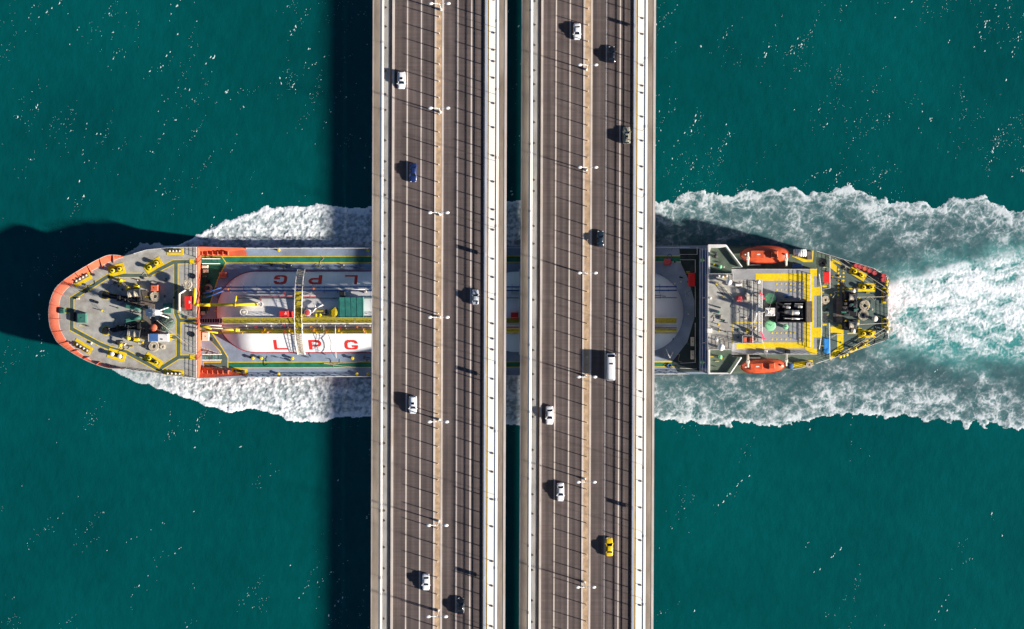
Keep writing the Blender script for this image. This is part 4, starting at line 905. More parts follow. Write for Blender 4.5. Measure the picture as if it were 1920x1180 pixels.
pt = hatch(p9, 1520, 325, 330, 275, 1.7, 'tarp_teal', 12.1, 'covered_equipment', lid=False)
m = MB()
for k in range(5): m.tube([at(p9, 1365 + 75 * k, 195, 13.82), at(p9, 1372 + 75 * k, 455, 13.82)], 0.05, 4)
part(m, 'cover_fold', 'tarp_teal', pt)
hatch(p9, 1405, 150, 70, 70, 1.0, 'black', 12.3, 'valve_cabinet', lid=False); pipe(p9, [(1420, 88), (1700, 92), (1720, 130)], 13.2, 0.12, 'cream')
part(MB().rail([at(p9, 1225, 680, 11.6), at(p9, 1258, 780, 10.6), at(p9, 1250, 870, 6.6), at(p9, 1320, 985, 3.6)], 0.9, 1.2, 0.06, 2), 'tank_ladder_rail', 'dark_steel')
part(MB().tube([at(p9, 1308, 560, 12.6), at(p9, 1310, 780, 11.4), at(p9, 1320, 985, 3.4)], 0.1, 5).tube([at(p9, 1160, 560, 12.6), at(p9, 1162, 720, 11.7), at(p9, 1165, 910, 5.0)], 0.06, 4), 'drain_pipe', 'cream')
for x in (240, 352, 755, 1535, 1900, 2500): part(MB().lathe(at(p9, x, 985, ZM), [(0.3, 0), (0.3, 0.6), (0.5, 0.8), (0.3, 0.95)], 10), 'deck_ventilator', 'yellow')
part(MB().tube([at(p9, 1800, 1005, ZM + 0.1), at(p9, 1560, 1040, ZM + 0.1), at(p9, 1160, 1052, ZM + 0.1), at(p9, 1360, 1082, ZM + 0.1), at(p9, 1640, 1110, ZM + 0.1)], 0.1, 5), 'mooring_line', 'rope')
hatch(p3, -1075, 640, 60, 50, 1.2, 'red', 12.7, 'fire_locker', lid=False)
at = at_deck

# --- aft main deck in front of the accommodation
part(MB().sheet(poly(p3, [(30, 998), (185, 998), (185, 1010), (30, 1010)], ZM), ZM + 0.03), 'deck_mark', 'yellow')
hatch(p3, 130, 217, 52, 48, 1.2, 'barrel_red', ZM, 'ventilator_box'); hatch(p3, 322, 357, 52, 105, 1.6, 'red', ZM + 2, 'fire_locker', lid=False)
for y in (845, 950): hatch(p3, 328, y, 26, 70, 1.2, 'cream', ZM, 'deck_locker')
px_rail('guard_rail', p3, [(230, 158), (365, 158), (365, 100)], ZM); px_rail('guard_rail', p3, [(232, 200), (350, 200), (350, 300)], ZM); px_rail('guard_rail', p3, [(350, 410), (350, 650)], ZM); px_rail('guard_rail', p3, [(350, 700), (350, 1010), (230, 1017)], ZM); px_rail('guard_rail', p3, [(230, 1055), (360, 1060)], ZM)
for x, y in ((150, 172), (150, 1037)): part(MB().tube([at(p3, x, y, ZM + 0.2) + Vector((0.6 * math.cos(k * math.pi / 8), 0.6 * math.sin(k * math.pi / 8), 0)) for k in range(17)], 0.14, 5), 'deck_ring', 'blue_paint')
part(MB().rail([at(p3, 120, 905, 6.0), at(p3, 150, 975, 3.6), at(p3, 175, 930, 3.6)], 1.0, 0.8, 0.06, 2), 'tank_ladder_rail', 'white')
part(MB().tube([at(p3, 35, 480, 10.4), at(p3, 120, 488, 10.3)], 0.1, 5).tube([at(p3, 75, 470, 10.3), at(p3, 75, 505, 10.3)], 0.08, 5), 'drain_pipe', 'dark_steel')

part(MB().sheet(poly(p3, [(225, 112), (395, 112), (395, 1085), (215, 1085), (165, 1010), (290, 850), (345, 660), (345, 520), (300, 360), (240, 230)], ZM), ZM + 0.035), 'deck_paint_and_shade', 'deck_shade')  # dark sheet: shade of the accommodation block put into the deck colour
# --- accommodation block, tier by tier
def tier(name, fr, pts, z1, z0, wall='white', deck='deck_olive'):
    P = poly(fr, pts, z1); o = part(MB().prism(P, z1 - 0.01, z0), name, wall); part(MB().sheet(P, z1), 'deck_sheet', deck, o)
    return o, P
pi = lambda x, y: (x, y)
boat, _ = tier('boat_deck_house', pi, [(1330, 464), (1530, 472), (1530, 683), (1470, 694), (1330, 699)], ZB, ZP - 0.3, 'white', 'deck_olive')
eng, _ = tier('engine_casing', p4, [(-130, 272), (555, 272), (555, 948), (-130, 948)], ZE, ZB - 0.02, 'white', 'deck_mid_grey')
wing, _ = tier('bridge_deck', p3, [(455, 84), (595, 84), (722, 258), (640, 262), (640, 962), (715, 970), (628, 1098), (455, 1098)], ZW, ZW - 2.6, 'white', 'deck_olive')
part(MB().prism(poly(p3, [(458, 150), (636, 262), (636, 965), (458, 1040)], ZW - 2.6), ZW - 2.62, ZM), 'house_front', 'white', wing)
roof, _ = tier('wheelhouse', p3, [(452, 308), (650, 308), (650, 358), (880, 358), (880, 862), (645, 862), (645, 912), (452, 912)], ZR, ZW - 0.02, 'white', 'deck_grey')
for i in range(12):      # wheelhouse windows on the forward face
    y = 335 + 46 * i; c = at(p3, 452, y, ZR - 1.2); part(MB().box(c + Vector((-0.02, 0, 0)), (0.06, 1.3, 1.0)), 'window', 'glass', roof)
for i in range(14):
    for zz in (ZM + 2.2, ZB - 0.6, ZB + 2.0):
        c = at(p3, 458, 200 + 58 * i, zz); c.x = XY(*p3(458, 0), ZW - 2.6)[0] - 0.03; part(MB().box(c, (0.06, 0.7, 0.7)), 'window', 'glass', wing)
# blue painted walkway tower in front of the house
fx = [p3(x, 0)[0] for x in (382, 452)]
fp = part(MB().box(at(p3, 418, 590, 9.4), (5.0 * 0.5, 33.5, 0.2)), 'forward_gallery', 'blue_paint')
for xx in (388, 406, 432, 448): part(MB().rail([at(p3, xx, 110, 9.5), at(p3, xx, 1080, 9.5)], 0.9 if xx < 440 else 0.3, 4.0, 0.07, 2), 'gallery_rail', 'white', fp)
for yy in (205, 500, 655, 855, 1010): part(MB().cyl(at(p3, 412, yy, 9.6), at(p3, 412, yy, 11.0), 0.09, 6).sphere(at(p3, 422, yy, 11.1), 0.2, 8, 5), 'floodlight', 'white', fp)
for yy in (205, 1010): part(MB().lathe(at(p3, 405, yy, 9.5), [(0.35, 0), (0.35, 0.8), (0.6, 0.9), (0.4, 1.1)], 12), 'mushroom_ventilator', 'vent_green', fp, True)
for pts in ([(456, 86), (594, 86), (720, 258)], [(716, 970), (628, 1097), (457, 1097)]): part(MB().tube([at(p3, x, y, ZW + 0.55) for x, y in pts], 0.28, 4), 'wing_bulwark', 'white', wing)
part(MB().prism(poly(p3, [(452, 80), (592, 80), (592, 98), (545, 106), (474, 106), (466, 130), (466, 310), (453, 310)], ZW), ZW + 1.1, ZW + 0.01), 'wing_front_bulwark', 'white', wing)
part(MB().prism(poly(p3, [(453, 912), (466, 912), (466, 1098), (453, 1098)], ZW), ZW + 1.1, ZW + 0.01), 'wing_front_bulwark', 'white', wing)
for x, y, r in ((545, 255, 0.55), (545, 965, 0.6)): part(MB().lathe(at(p3, x, y, ZW), [(0.2, 0), (0.2, 1.0), (r, 1.1), (r, 1.3), (r * 0.5, 1.5)], 14), 'compass_pedestal', 'vent_green', wing, True)
part(MB().lathe(at(p3, 508, 172, ZW), [(0.25, 0), (0.25, 1.6), (0.6, 1.7), (0.4, 1.95)], 12), 'searchlight', 'dark_steel', wing, True)
# roof furniture
for pts in ([(455, 311), (648, 311), (648, 361), (878, 361), (878, 859), (648, 859), (648, 909), (455, 909), (455, 311)], [(800, 365), (800, 858)]):
    px_rail('roof_rail', p3, pts, ZR, 'white', 1.1, 1.5, roof)
def dome(fr, x, y, z, r, h, parent):
    c = at(fr, x, y, z); o = part(MB().cyl(c, c + Vector((0, 0, h)), r * 0.3, 8).lathe(c, [(0.35, 0), (0.35, 0.1)], 8), 'dome_post', 'white', parent); part(MB().sphere(c + Vector((0, 0, h + r * 0.8)), r, 18, 10), 'antenna_dome', 'white', o, True)
dome(p3, 611, 378, ZR, 0.85, 1.3, roof); dome(p3, 842, 373, ZR, 0.58, 1.5, roof); dome(p3, 548, 890, ZR, 0.98, 1.6, roof); dome(p3, 468, 503, ZR, 0.36, 0.9, roof); dome(p3, 515, 832, ZR, 0.42, 1.5, roof)
hatch(p3, 692, 398, 50, 20, 0.6, 'white', ZR, 'roof_locker', lid=False); hatch(p3, 462, 757, 38, 34, 0.8, 'white', ZR, 'roof_locker', lid=False)
lad = part(MB().box(at(p3, 774, 483, ZR + 0.5), (1.15, 3.1, 0.1)), 'skylight', 'cream', roof)
for k in range(7): part(MB().box(at(p3, 750, 448 + 11 * k, ZR + 0.62), (0.7, 0.12, 0.06)), 'skylight_bar', 'dark_steel', lad)
part(MB().bevbox(at(p3, 700, 505, ZR + 0.5), (1.6, 1.4, 1.0), 0.2), 'signal_lamp', 'barrel_red', roof); part(MB().cyl(at(p3, 700, 505, ZR + 1.0), at(p3, 700, 505, ZR + 1.5), 0.4, 10), 'signal_lamp_head', 'barrel_red', roof)
part(MB().cyl(at(p3, 533, 612, ZR), at(p3, 533, 612, ZR + 1.3), 0.42, 12).cyl(at(p3, 548, 578, ZR), at(p3, 548, 578, ZR + 2.0), 0.22, 10), 'magnetic_compass', 'machine_green', roof)
part(MB().strip([XY(*p3(x, y), ZR) for x, y in ((880, 697), (651, 697), (651, 860))], 0.28, ZR + 0.02), 'deck_mark', 'yellow', roof)
hatch(p3, 765, 758, 26, 30, 0.4, 'yellow', ZR, 'roof_hatch')
cg = part(MB().rail([at(p3, x, y, ZR) for x, y in ((722, 800), (805, 800), (805, 858), (722, 858), (722, 800))], 1.3, 0.7, 0.06, 3), 'battery_cage', 'white', roof)
for x in (742, 790): part(MB().bevbox(at(p3, x, 832, ZR + 0.5), (0.9, 1.6, 1.0), 0.1), 'battery_box', 'orange', cg)
px_rail('roof_rail', p3, [(570, 908), (570, 820), (640, 815)], ZR, 'dark_steel', 1.0, 1.0, roof)
for x0, y0, x1, y1 in ((478, 318, 640, 430), (500, 330, 650, 470)): part(MB().rail([at(p3, x0 + 60, y0 + 60, ZR), at(p3, x1, y1 + 40, ZR)], 0.8, 1.2, 0.05, 2), 'roof_rail', 'cream', roof)
for k in range(5): part(MB().bevbox(at(p3, 480 + 30 * k, 328 + 6 * (k % 2), ZR + 0.4), (0.5, 0.6, 0.8), 0.1), 'roof_locker', random.choice(('cream', 'white', 'steel')), roof)
part(MB().cyl(at(p3, 520, 390, ZR), at(p3, 520, 390, ZR + 1.2), 0.3, 10), 'signal_horn', 'yellow', roof)
# radar mast with yard, scanners and signal flags
mb_ = at(p4, 130, 612, ZE); mz = 9.5
rm = part(MB().cyl(mb_ + Vector((0.7, 0, 0)), mb_ + Vector((0, 0, mz)), 0.5, 10, 0.3).cyl(mb_ + Vector((0.6, 1.0, 0)), mb_ + Vector((0, 0.2, mz)), 0.22, 8).cyl(mb_ + Vector((0.6, -1.0, 0)), mb_ + Vector((0, -0.2, mz)), 0.22, 8), 'radar_mast', 'white', None, True)
part(MB().box(mb_ + Vector((0.9, 0, mz - 3)), (2.6, 2.2, 0.14)), 'mast_platform', 'white', rm); part(MB().rail([mb_ + Vector(v) for v in ((-0.4, -1.1, mz - 3), (2.2, -1.1, mz - 3), (2.2, 1.1, mz - 3), (-0.4, 1.1, mz - 3))], 0.9, 0.8, 0.05, 2), 'mast_rail', 'white', rm)
yd = MB(); y0, y1 = at(p4, 108, 478, ZE + mz - 2), at(p4, 108, 770, ZE + mz - 2)
for dx in (-0.45, 0.45): yd.tube([y0 + Vector((dx, 0, 0)), y1 + Vector((dx, 0, 0))], 0.1, 5)
for k in range(15): a = y0.lerp(y1, k / 14); b = y0.lerp(y1, min(1, (k + 1) / 14)); yd.cyl(a + Vector((-0.45, 0, 0)), b + Vector((0.45, 0, 0)), 0.06, 4); yd.cyl(a + Vector((-0.45, 0, 0)), a + Vector((0.45, 0, 0)), 0.06, 4)
part(yd, 'signal_yard', 'white', rm)
for (x, y, l, m_, a, hz) in ((70, 628, 4.9, 'white', R(80), mz - 4.5), (-35, 618, 4.2, 'white', R(76), mz - 7.0)):
    c = at(p4, x, y, ZE + hz); part(MB().cyl(c - Vector((0, 0, 1.4)), c, 0.22, 8).bevbox(c + Vector((0, 0, 0.15)), (0.8, 0.8, 0.5), 0.12), 'scanner_turret', 'white', rm); part(MB().bevbox(c + Vector((0, 0, 0.55)), (l, 0.45, 0.3), 0.08, a), 'radar_scanner', m_, rm)
    part(MB().tube([c - Vector((0, 0, 1.4)), mb_ + Vector((0, 0, hz - 1.6))], 0.2, 6), 'scanner_bracket', 'white', rm)
for k in range(6): part(MB().sphere(mb_ + Vector((random.uniform(-0.8, 2.2), random.uniform(-0.9, 0.9), mz - 2.4 + 0.4 * random.random())), random.uniform(0.2, 0.38), 8, 5), 'mast_lamp', random.choice(('white', 'cream')), rm, True)
def flag(pts, nm='signal_flag'):
    P = [at(p4, x, y, ZE + z) for x, y, z in pts]; n = len(P) // 2
    part(MB().add(P + [p + Vector((0.02, 0, 0.05)) for p in P], [(2 * i, 2 * i + 1, 2 * i + 3, 2 * i + 2) for i in range(n - 1)] + [(2 * n + 2 * i, 2 * n + 2 * i + 2, 2 * n + 2 * i + 3, 2 * n + 2 * i + 1) for i in range(n - 1)]), nm, 'flag_red', rm)
flag([(104, 762, mz - 2), (114, 770, mz - 3), (112, 782, mz - 2.4), (128, 790, mz - 3.4), (120, 812, mz - 3), (140, 815, mz - 3.8), (128, 832, mz - 3.6), (158, 828, mz - 4.2)])
flag([(100, 462, mz - 2), (112, 458, mz - 3), (116, 488, mz - 2.4), (130, 480, mz - 3.2), (126, 515, mz - 3), (142, 508, mz - 3.8)])
part(MB().tube([mb_ + Vector((0, 0, mz)), at(p4, 280, 275, ZE + 1)], 0.05, 4).tube([y1, at(p4, 165, 985, ZB + 1)], 0.04, 4).tube([mb_ + Vector((0, 0, mz)), at(p3, 460, 640, ZR + 0.5)], 0.03, 4), 'mast_stay', 'cream', rm)
# funnel deck: yellow border, dots, rails
for pts in ([(70, 308), (500, 308), (500, 270), (556, 270), (556, 330), (500, 330), (500, 366), (70, 366)], [(-80, 852), (460, 852), (460, 900), (-80, 902)], [(456, 366), (500, 366), (500, 902), (456, 902)], [(460, 902), (556, 902), (556, 948), (510, 948)], [(500, 420), (585, 412), (585, 482), (500, 482)], [(500, 735), (590, 735), (590, 815), (500, 810)], [(500, 330), (530, 330), (530, 902), (500, 902)]):
    part(MB().sheet(poly(p4, pts, ZE), ZE + 0.012 + 0.001 * len(pts)) if max(x for x, y in pts) <= 556 else MB().prism(poly(p4, pts, ZE), ZE + 0.03, ZE - 0.4), 'deck_border', 'yellow', eng)
for i in range(7):
    for j, y in enumerate((390, 437, 778, 828)):
        if (i + j) % 9 == 8: continue
        part(MB().lathe(at(p4, 197 + 36 * i + (3 if j > 1 else 40), y, ZE), [(0.24 + 0.05 * (i % 3 == 0), 0.02), (0.22, 0.05)], 8), 'lashing_point', 'yellow', eng)
px_rail('casing_rail', p4, [(0, 275), (552, 275)], ZE, parent=eng); px_rail('casing_rail', p4, [(0, 945), (552, 945)], ZE, parent=eng); px_rail('casing_rail', p4, [(503, 310), (503, 895)], ZE, parent=eng)
px_rail('casing_rail', p4, [(428, 290), (428, 520)], ZE, 'dark_steel', parent=eng); px_rail('casing_rail', p4, [(428, 700), (428, 840)], ZE, 'dark_steel', parent=eng)
for x, y, r in ((182, 505, 1.55), (182, 718, 1.55), (302, 728, 0.75)):
    c = at(p4, x, y, ZE); v = part(MB().lathe(c, [(r * 0.6, 0), (r * 0.6, 1.1), (r, 1.2), (r, 1.45), (r * 0.75, 1.62), (r * 0.15, 1.72)], 24), 'mushroom_ventilator', 'vent_green', eng); part(MB().cyl(c + Vector((0, 0, 1.7)), c + Vector((0.3, 0.2, 2.1)), 0.08, 5), 'vent_wheel', 'machine_green', v)
# funnel: open black casing with exhaust pipes, sloping louvred after side
fz = ZE + 4.0
A = [at(p4, x, y, fz) for x, y in ((238, 525), (470, 525), (470, 692), (238, 692))]
fn = MB()
def wall(a, b, th=0.3):
    d = (b - a); mid = (a + b) / 2; fn.box((mid.x, mid.y, (ZE + fz) / 2), (d.length + th, th, fz - ZE), math.atan2(d.y, d.x))
wall(A[0], A[1]); wall(A[2], A[3]); wall(A[3], A[0]); wall(A[1], A[2])
fun = part(fn, 'funnel', 'black')
part(MB().box((A[0] + A[2]) / 2 + Vector((0, 0, -1.8)), (abs(A[1].x - A[0].x) * 0.98, abs(A[0].y - A[2].y) * 0.98, 0.1)), 'funnel_floor', 'black', fun)
for k in range(8):
    x = 470 + 6.2 * k; z = fz - 0.2 - 0.45 * k; a = at(p4, x, 527, z); b = at(p4, x, 692, z); part(MB().box((a + b) / 2, (0.28, (a - b).length, 0.3)), 'louvre', 'brown_plate', fun)
part(MB().box(at(p4, 230, 612, ZE + 1.6) + Vector((-0.5, 0, 0)), (2.6, 4.4, 3.0)), 'funnel_house', 'black', fun); part(MB().box(at(p4, 180, 600, ZE + 1.2), (2.6, 2.2, 2.4)), 'mast_house', 'dark_steel', fun)
for (x0, y0, x1, y1, r) in ((300, 612, 415, 618, 0.68), (285, 565, 345, 578, 0.42), (375, 562, 440, 572, 0.42), (290, 662, 420, 666, 0.26)):
    a, b = at(p4, x0, y0, fz - 0.7), at(p4, x1, y1, fz - 0.3); e = part(MB().cyl(a, b, r, 14), 'exhaust_pipe', 'steel', fun, True); part(MB().cyl(a.lerp(b, 0.5), a.lerp(b, 0.6), r * 1.12, 14), 'pipe_clamp', 'cream', e)
for k in range(5): part(MB().cyl(at(p4, 410 + 4 * k, 590 + 12 * k, fz - 1.2), at(p4, 445, 600 + 12 * k, fz - 0.6), 0.07, 5), 'exhaust_stay', 'steel', fun)
for y in (548, 664): part(MB().tube([at(p4, 300, y, fz + 0.1), at(p4, 350, y, fz + 0.1)], 0.06, 4).tube([at(p4, 380, y, fz + 0.1), at(p4, 445, y, fz + 0.1)], 0.06, 4), 'funnel_rail', 'white', fun)
hatch(p4, 312, 486, 30, 28, 0.8, 'blue_paint', ZE, 'deck_locker'); hatch(p4, 323, 925, 42, 26, 0.8, 'black', ZE, 'deck_locker'); hatch(p4, 150, 925, 26, 22, 0.7, 'white', ZE, 'deck_locker'); hatch(p4, 398, 250, 76, 30, 0.8, 'blue_paint', ZB, 'deck_locker', lid=False)
# stairs and platforms down to the poop
plat = part(MB().prism(poly(p4, [(500, 400), (592, 400), (592, 830), (500, 830)], 9.0), 9.0, 8.7), 'after_platform', 'deck_green')
for y0, y1 in ((330, 415), (780, 880)):
    for k in range(6): part(MB().box(at(p4, 512 + 5.5 * k, (y0 + y1) / 2, 10.8 - 0.32 * k), (0.22, 3.0, 0.06)), 'tread', 'dark_steel', plat)
px_rail('platform_rail', p4, [(500, 312), (500, 895)], ZE, 'white', 1.1, 2.0, plat); px_rail('platform_rail', p4, [(570, 312), (588, 430), (590, 780), (572, 905)], 9.0, 'white', 1.1, 2.0, plat)
for k in range(9): part(MB().box(at(p4, 622, 625 + 8.5 * k, 8.6 - 0.35 * k), (1.3, 0.22, 0.06)), 'tread', 'dark_steel', plat)
for y in (410, 712): part(MB().box(at(p4, 616, y, ZP + 2.6), (1.2, 0.5, 0.08)), 'step_plate', 'yellow', plat)
well = part(MB().sheet(poly(p4, [(560, 160), (655, 200), (655, 985), (560, 1015)], ZP), ZP + 0.02), 'well_deck', 'deck_green')
hatch(p4, 627, 338, 42, 84, 1.6, 'red', ZP + 1, 'fire_locker', lid=False); hatch(p4, 628, 862, 40, 84, 1.5, 'blue_box', ZP, 'deck_locker', lid=False)
part(MB().lathe(at(p4, 630, 920, ZP), [(0.75, 0), (0.75, 1.5), (0.5, 1.6)], 16), 'water_drum', 'blue_box', None, True)
px_rail('poop_rail', p4, [(655, 170), (655, 425), (600, 432)], ZP, gap=1.6); px_rail('poop_rail', p4, [(650, 700), (655, 985)], ZP, gap=1.6)
px_rail('poop_rail', p4, [(550, 132), (655, 165), (830, 218), (1000, 268), (1108, 338), (1118, 820)], ZP, gap=1.8); px_rail('poop_rail', p4, [(1085, 838), (900, 902), (650, 985), (525, 1025)], ZP, gap=1.8)
# --- stern mooring deck
P = poly(p4, [(655, 165), (1000, 265), (1110, 338), (1125, 352), (1115, 818), (1090, 838), (900, 903), (655, 985)], ZP)
part(MB().sheet(P, ZP + 0.03), 'mooring_deck', 'deck_green')
for pts in ([(660, 205), (712, 248), (710, 300), (660, 262)], [(672, 192), (752, 225), (748, 238), (672, 215)], [(662, 728), (722, 728), (722, 710), (745, 710), (765, 735), (765, 905), (662, 995), (662, 945), (715, 895), (715, 775), (662, 775)]):
    part(MB().sheet(poly(p4, pts, ZP), ZP + 0.045), 'deck_mark', 'yellow')
for i in range(8):
    for x in (725, 765): part(MB().lathe(at(p4, x, 276 + 29 * i, ZP), [(0.3, 0.03), (0.28, 0.08)], 10), 'lashing_point', 'yellow')
for x, y in ((676, 333), (600, 455)): part(MB().lathe(at(p4, x, y, ZP), [(0.26, 0.03), (0.24, 0.08)], 8), 'lashing_point', 'yellow')
bitts(p4, 878, 308, 140, 62, 31, ZP); bitts(p4, 950, 418, 138, 66, 0, ZP); bitts(p4, 950, 785, 136, 64, 0, ZP); bitts(p4, 890, 885, 170, 40, -24, ZP)
for pts in ([(778, 426), (885, 420), (885, 428), (778, 434)], [(795, 778), (1020, 775), (1020, 783), (795, 786)], [(884, 660), (890, 660), (890, 800), (884, 800)]): part(MB().sheet(poly(p4, pts, ZP), ZP + 0.05), 'deck_mark', 'yellow')
def stern_winch(y, sg):
    z = ZP; b = part(MB().box(at(p4, 815, y, z + 0.12), (4.4, 2.8, 0.2)), 'winch_bed', 'dark_steel'); a, c = at(p4, 810, y, z + 1.15), at(p4, 864, y, z + 1.15); d = c - a
    dr = part(MB().cyl(a, c, 0.85, 18), 'rope_drum', 'rope', b)
    for i in range(6): p = a.lerp(c, 0.08 + 0.165 * i); part(MB().cyl(p - d * 0.055, p + d * 0.055, 0.87 + 0.04 * (i % 2), 16), 'rope_turn', 'rope', dr)
    for p in (a, c): part(MB().cyl(p - d * 0.03, p + d * 0.03, 1.2, 18), 'drum_flange', 'steel', dr)
    part(MB().bevbox(at(p4, 785, y + 8 * sg, z + 0.8), (1.0, 1.6, 1.4), 0.2), 'gearbox', 'black', b); part(MB().cyl(at(p4, 826, y + 50 * sg, z + 1.1), at(p4, 856, y + 50 * sg, z + 1.1), 0.5, 14, 0.62), 'warping_head', 'cream', b, True)
    part(MB().bevbox(at(p4, 785, y + 30 * -sg, z + 0.6), (0.5, 0.5, 1.1), 0.1), 'brake_lever', 'yellow', b)
    part(MB().tube([c + Vector((-0.5, 0, 0.8)), at(p4, 1105, y - 12 * (1 if sg > 0 else 0.3), z + 0.9)], 0.075, 5), 'mooring_line', 'rope')
stern_winch(495, -1); stern_winch(712, 1)
part(MB().bevbox(at(p4, 825, 585, ZP + 0.9), (3.4, 4.4, 1.2), 0.3), 'winch_engine', 'black'); 
for k in range(14): part(MB().bevbox(at(p4, 765 + random.uniform(0, 110), 538 + 7.5 * k, ZP + 1.7), (random.uniform(0.6, 1.6), random.uniform(0.4, 0.9), 0.7), 0.1), 'winch_fitting', random.choice(('black', 'machine_green', 'dark_steel', 'dark_steel', 'machine_green')))
gp = part(MB().box(at(p4, 720, 598, ZP + 0.3), (2.6, 6.9, 0.12)), 'winch_platform', 'brown_plate')
part(MB().box(at(p4, 696, 598, ZP + 0.37), (0.9, 6.8, 0.03)), 'platform_step', 'dark_steel', gp)
for y, l in ((370, 1), (395, 1), (420, 1), (445, 1), (470, 1), (500, 1), (655, 1), (690, 1), (715, 1), (745, 1), (768, 1)):
    part(MB().lathe(at(p4, 1105 + random.uniform(-6, 10), y, ZP), [(0.36, 0), (0.3, 0.2), (0.3, 0.9), (0.42, 1.0), (0.36, 1.1)], 12), 'fairlead_roller', 'yellow' if random.random() < 0.8 else 'cream', None, True)
for y0, y1 in ((420, 545), (662, 735)): part(MB().box(at(p4, 1085, (y0 + y1) / 2, ZP + 0.15), (1.3, (y1 - y0) * 0.0361, 0.25)), 'fairlead_base', 'yellow'); part(MB().bevbox(at(p4, 1092, (y0 + y1) / 2, ZP + 0.5), (1.0, (y1 - y0) * 0.028, 0.6), 0.1), 'fairlead_bed', 'brown_plate')
for x, y in ((735, 966), (762, 958), (788, 950)): part(MB().lathe(at(p4, x, y, ZP), [(0.36, 0), (0.36, 0.7), (0.42, 0.8), (0.3, 0.9)], 12), 'fairlead_roller', 'yellow', None, True)
for a, b in (((700, 190), (818, 270)), ((770, 200), (1100, 420)), ((905, 345), (1100, 465)), ((720, 955), (1085, 745)), ((800, 930), (1100, 735)), ((915, 880), (1090, 770))):
    part(MB().tube([at(p4, *a, ZP + 0.8), at(p4, *b, ZP + 0.9)], 0.07, 5), 'mooring_line', 'rope')
c = at(p4, 1003, 665, ZP); o = part(MB().lathe(c, [(0.4, 0), (0.4, 1.5), (0.85, 1.6), (0.85, 1.75), (0.2, 1.9)], 16), 'mushroom_ventilator', 'cream', None, True)
part(MB().tube([at(p4, 680, 498, ZP + 0.3), at(p4, 700, 470, ZP + 0.3), at(p4, 690, 455, ZP + 0.3), at(p4, 715, 448, ZP + 0.3)], 0.07, 5).tube([at(p4, 670, 810, ZP + 0.3), at(p4, 715, 788, ZP + 0.3), at(p4, 770, 790, ZP + 0.3)], 0.06, 5), 'hose', 'cream')
# --- boat decks: gangway reels and yellow lifting areas
for fr_pts in ([(355, 170), (375, 165), (530, 125), (522, 218), (450, 218)], [(372, 1010), (520, 992), (528, 1032), (372, 1052)]): part(MB().sheet(poly(p4, fr_pts, ZB), ZB + 0.02), 'deck_mark', 'yellow')
a, b = at(p4, 372, 145, ZB + 1.2), at(p4, 468, 145, ZB + 1.2); g = part(MB().cyl(a, b, 1.05, 18), 'life_raft', 'white', None, True)
for k in range(5): p = a.lerp(b, 0.1 + 0.2 * k); part(MB().cyl(p - (b - a) * 0.012, p + (b - a) * 0.012, 1.1, 18), 'raft_strap', 'dark_steel', g)
hatch(p4, 492, 165, 42, 66, 1.3, 'brown_plate', ZB, 'raft_cradle', lid=False); hatch(p4, 490, 1020, 56, 26, 1.0, 'brown_plate', ZB, 'raft_cradle', lid=False); part(MB().lathe(at(p4, 348, 1040, ZB), [(0.7, 0), (0.7, 1.2), (0.5, 1.3)], 14), 'cable_reel', 'blue_paint', None, True)
px_rail('boat_deck_rail', p4, [(0, 248), (110, 240)], ZB, gap=1.2); px_rail('boat_deck_rail', p4, [(360, 1068), (528, 1032)], ZB, gap=1.2)

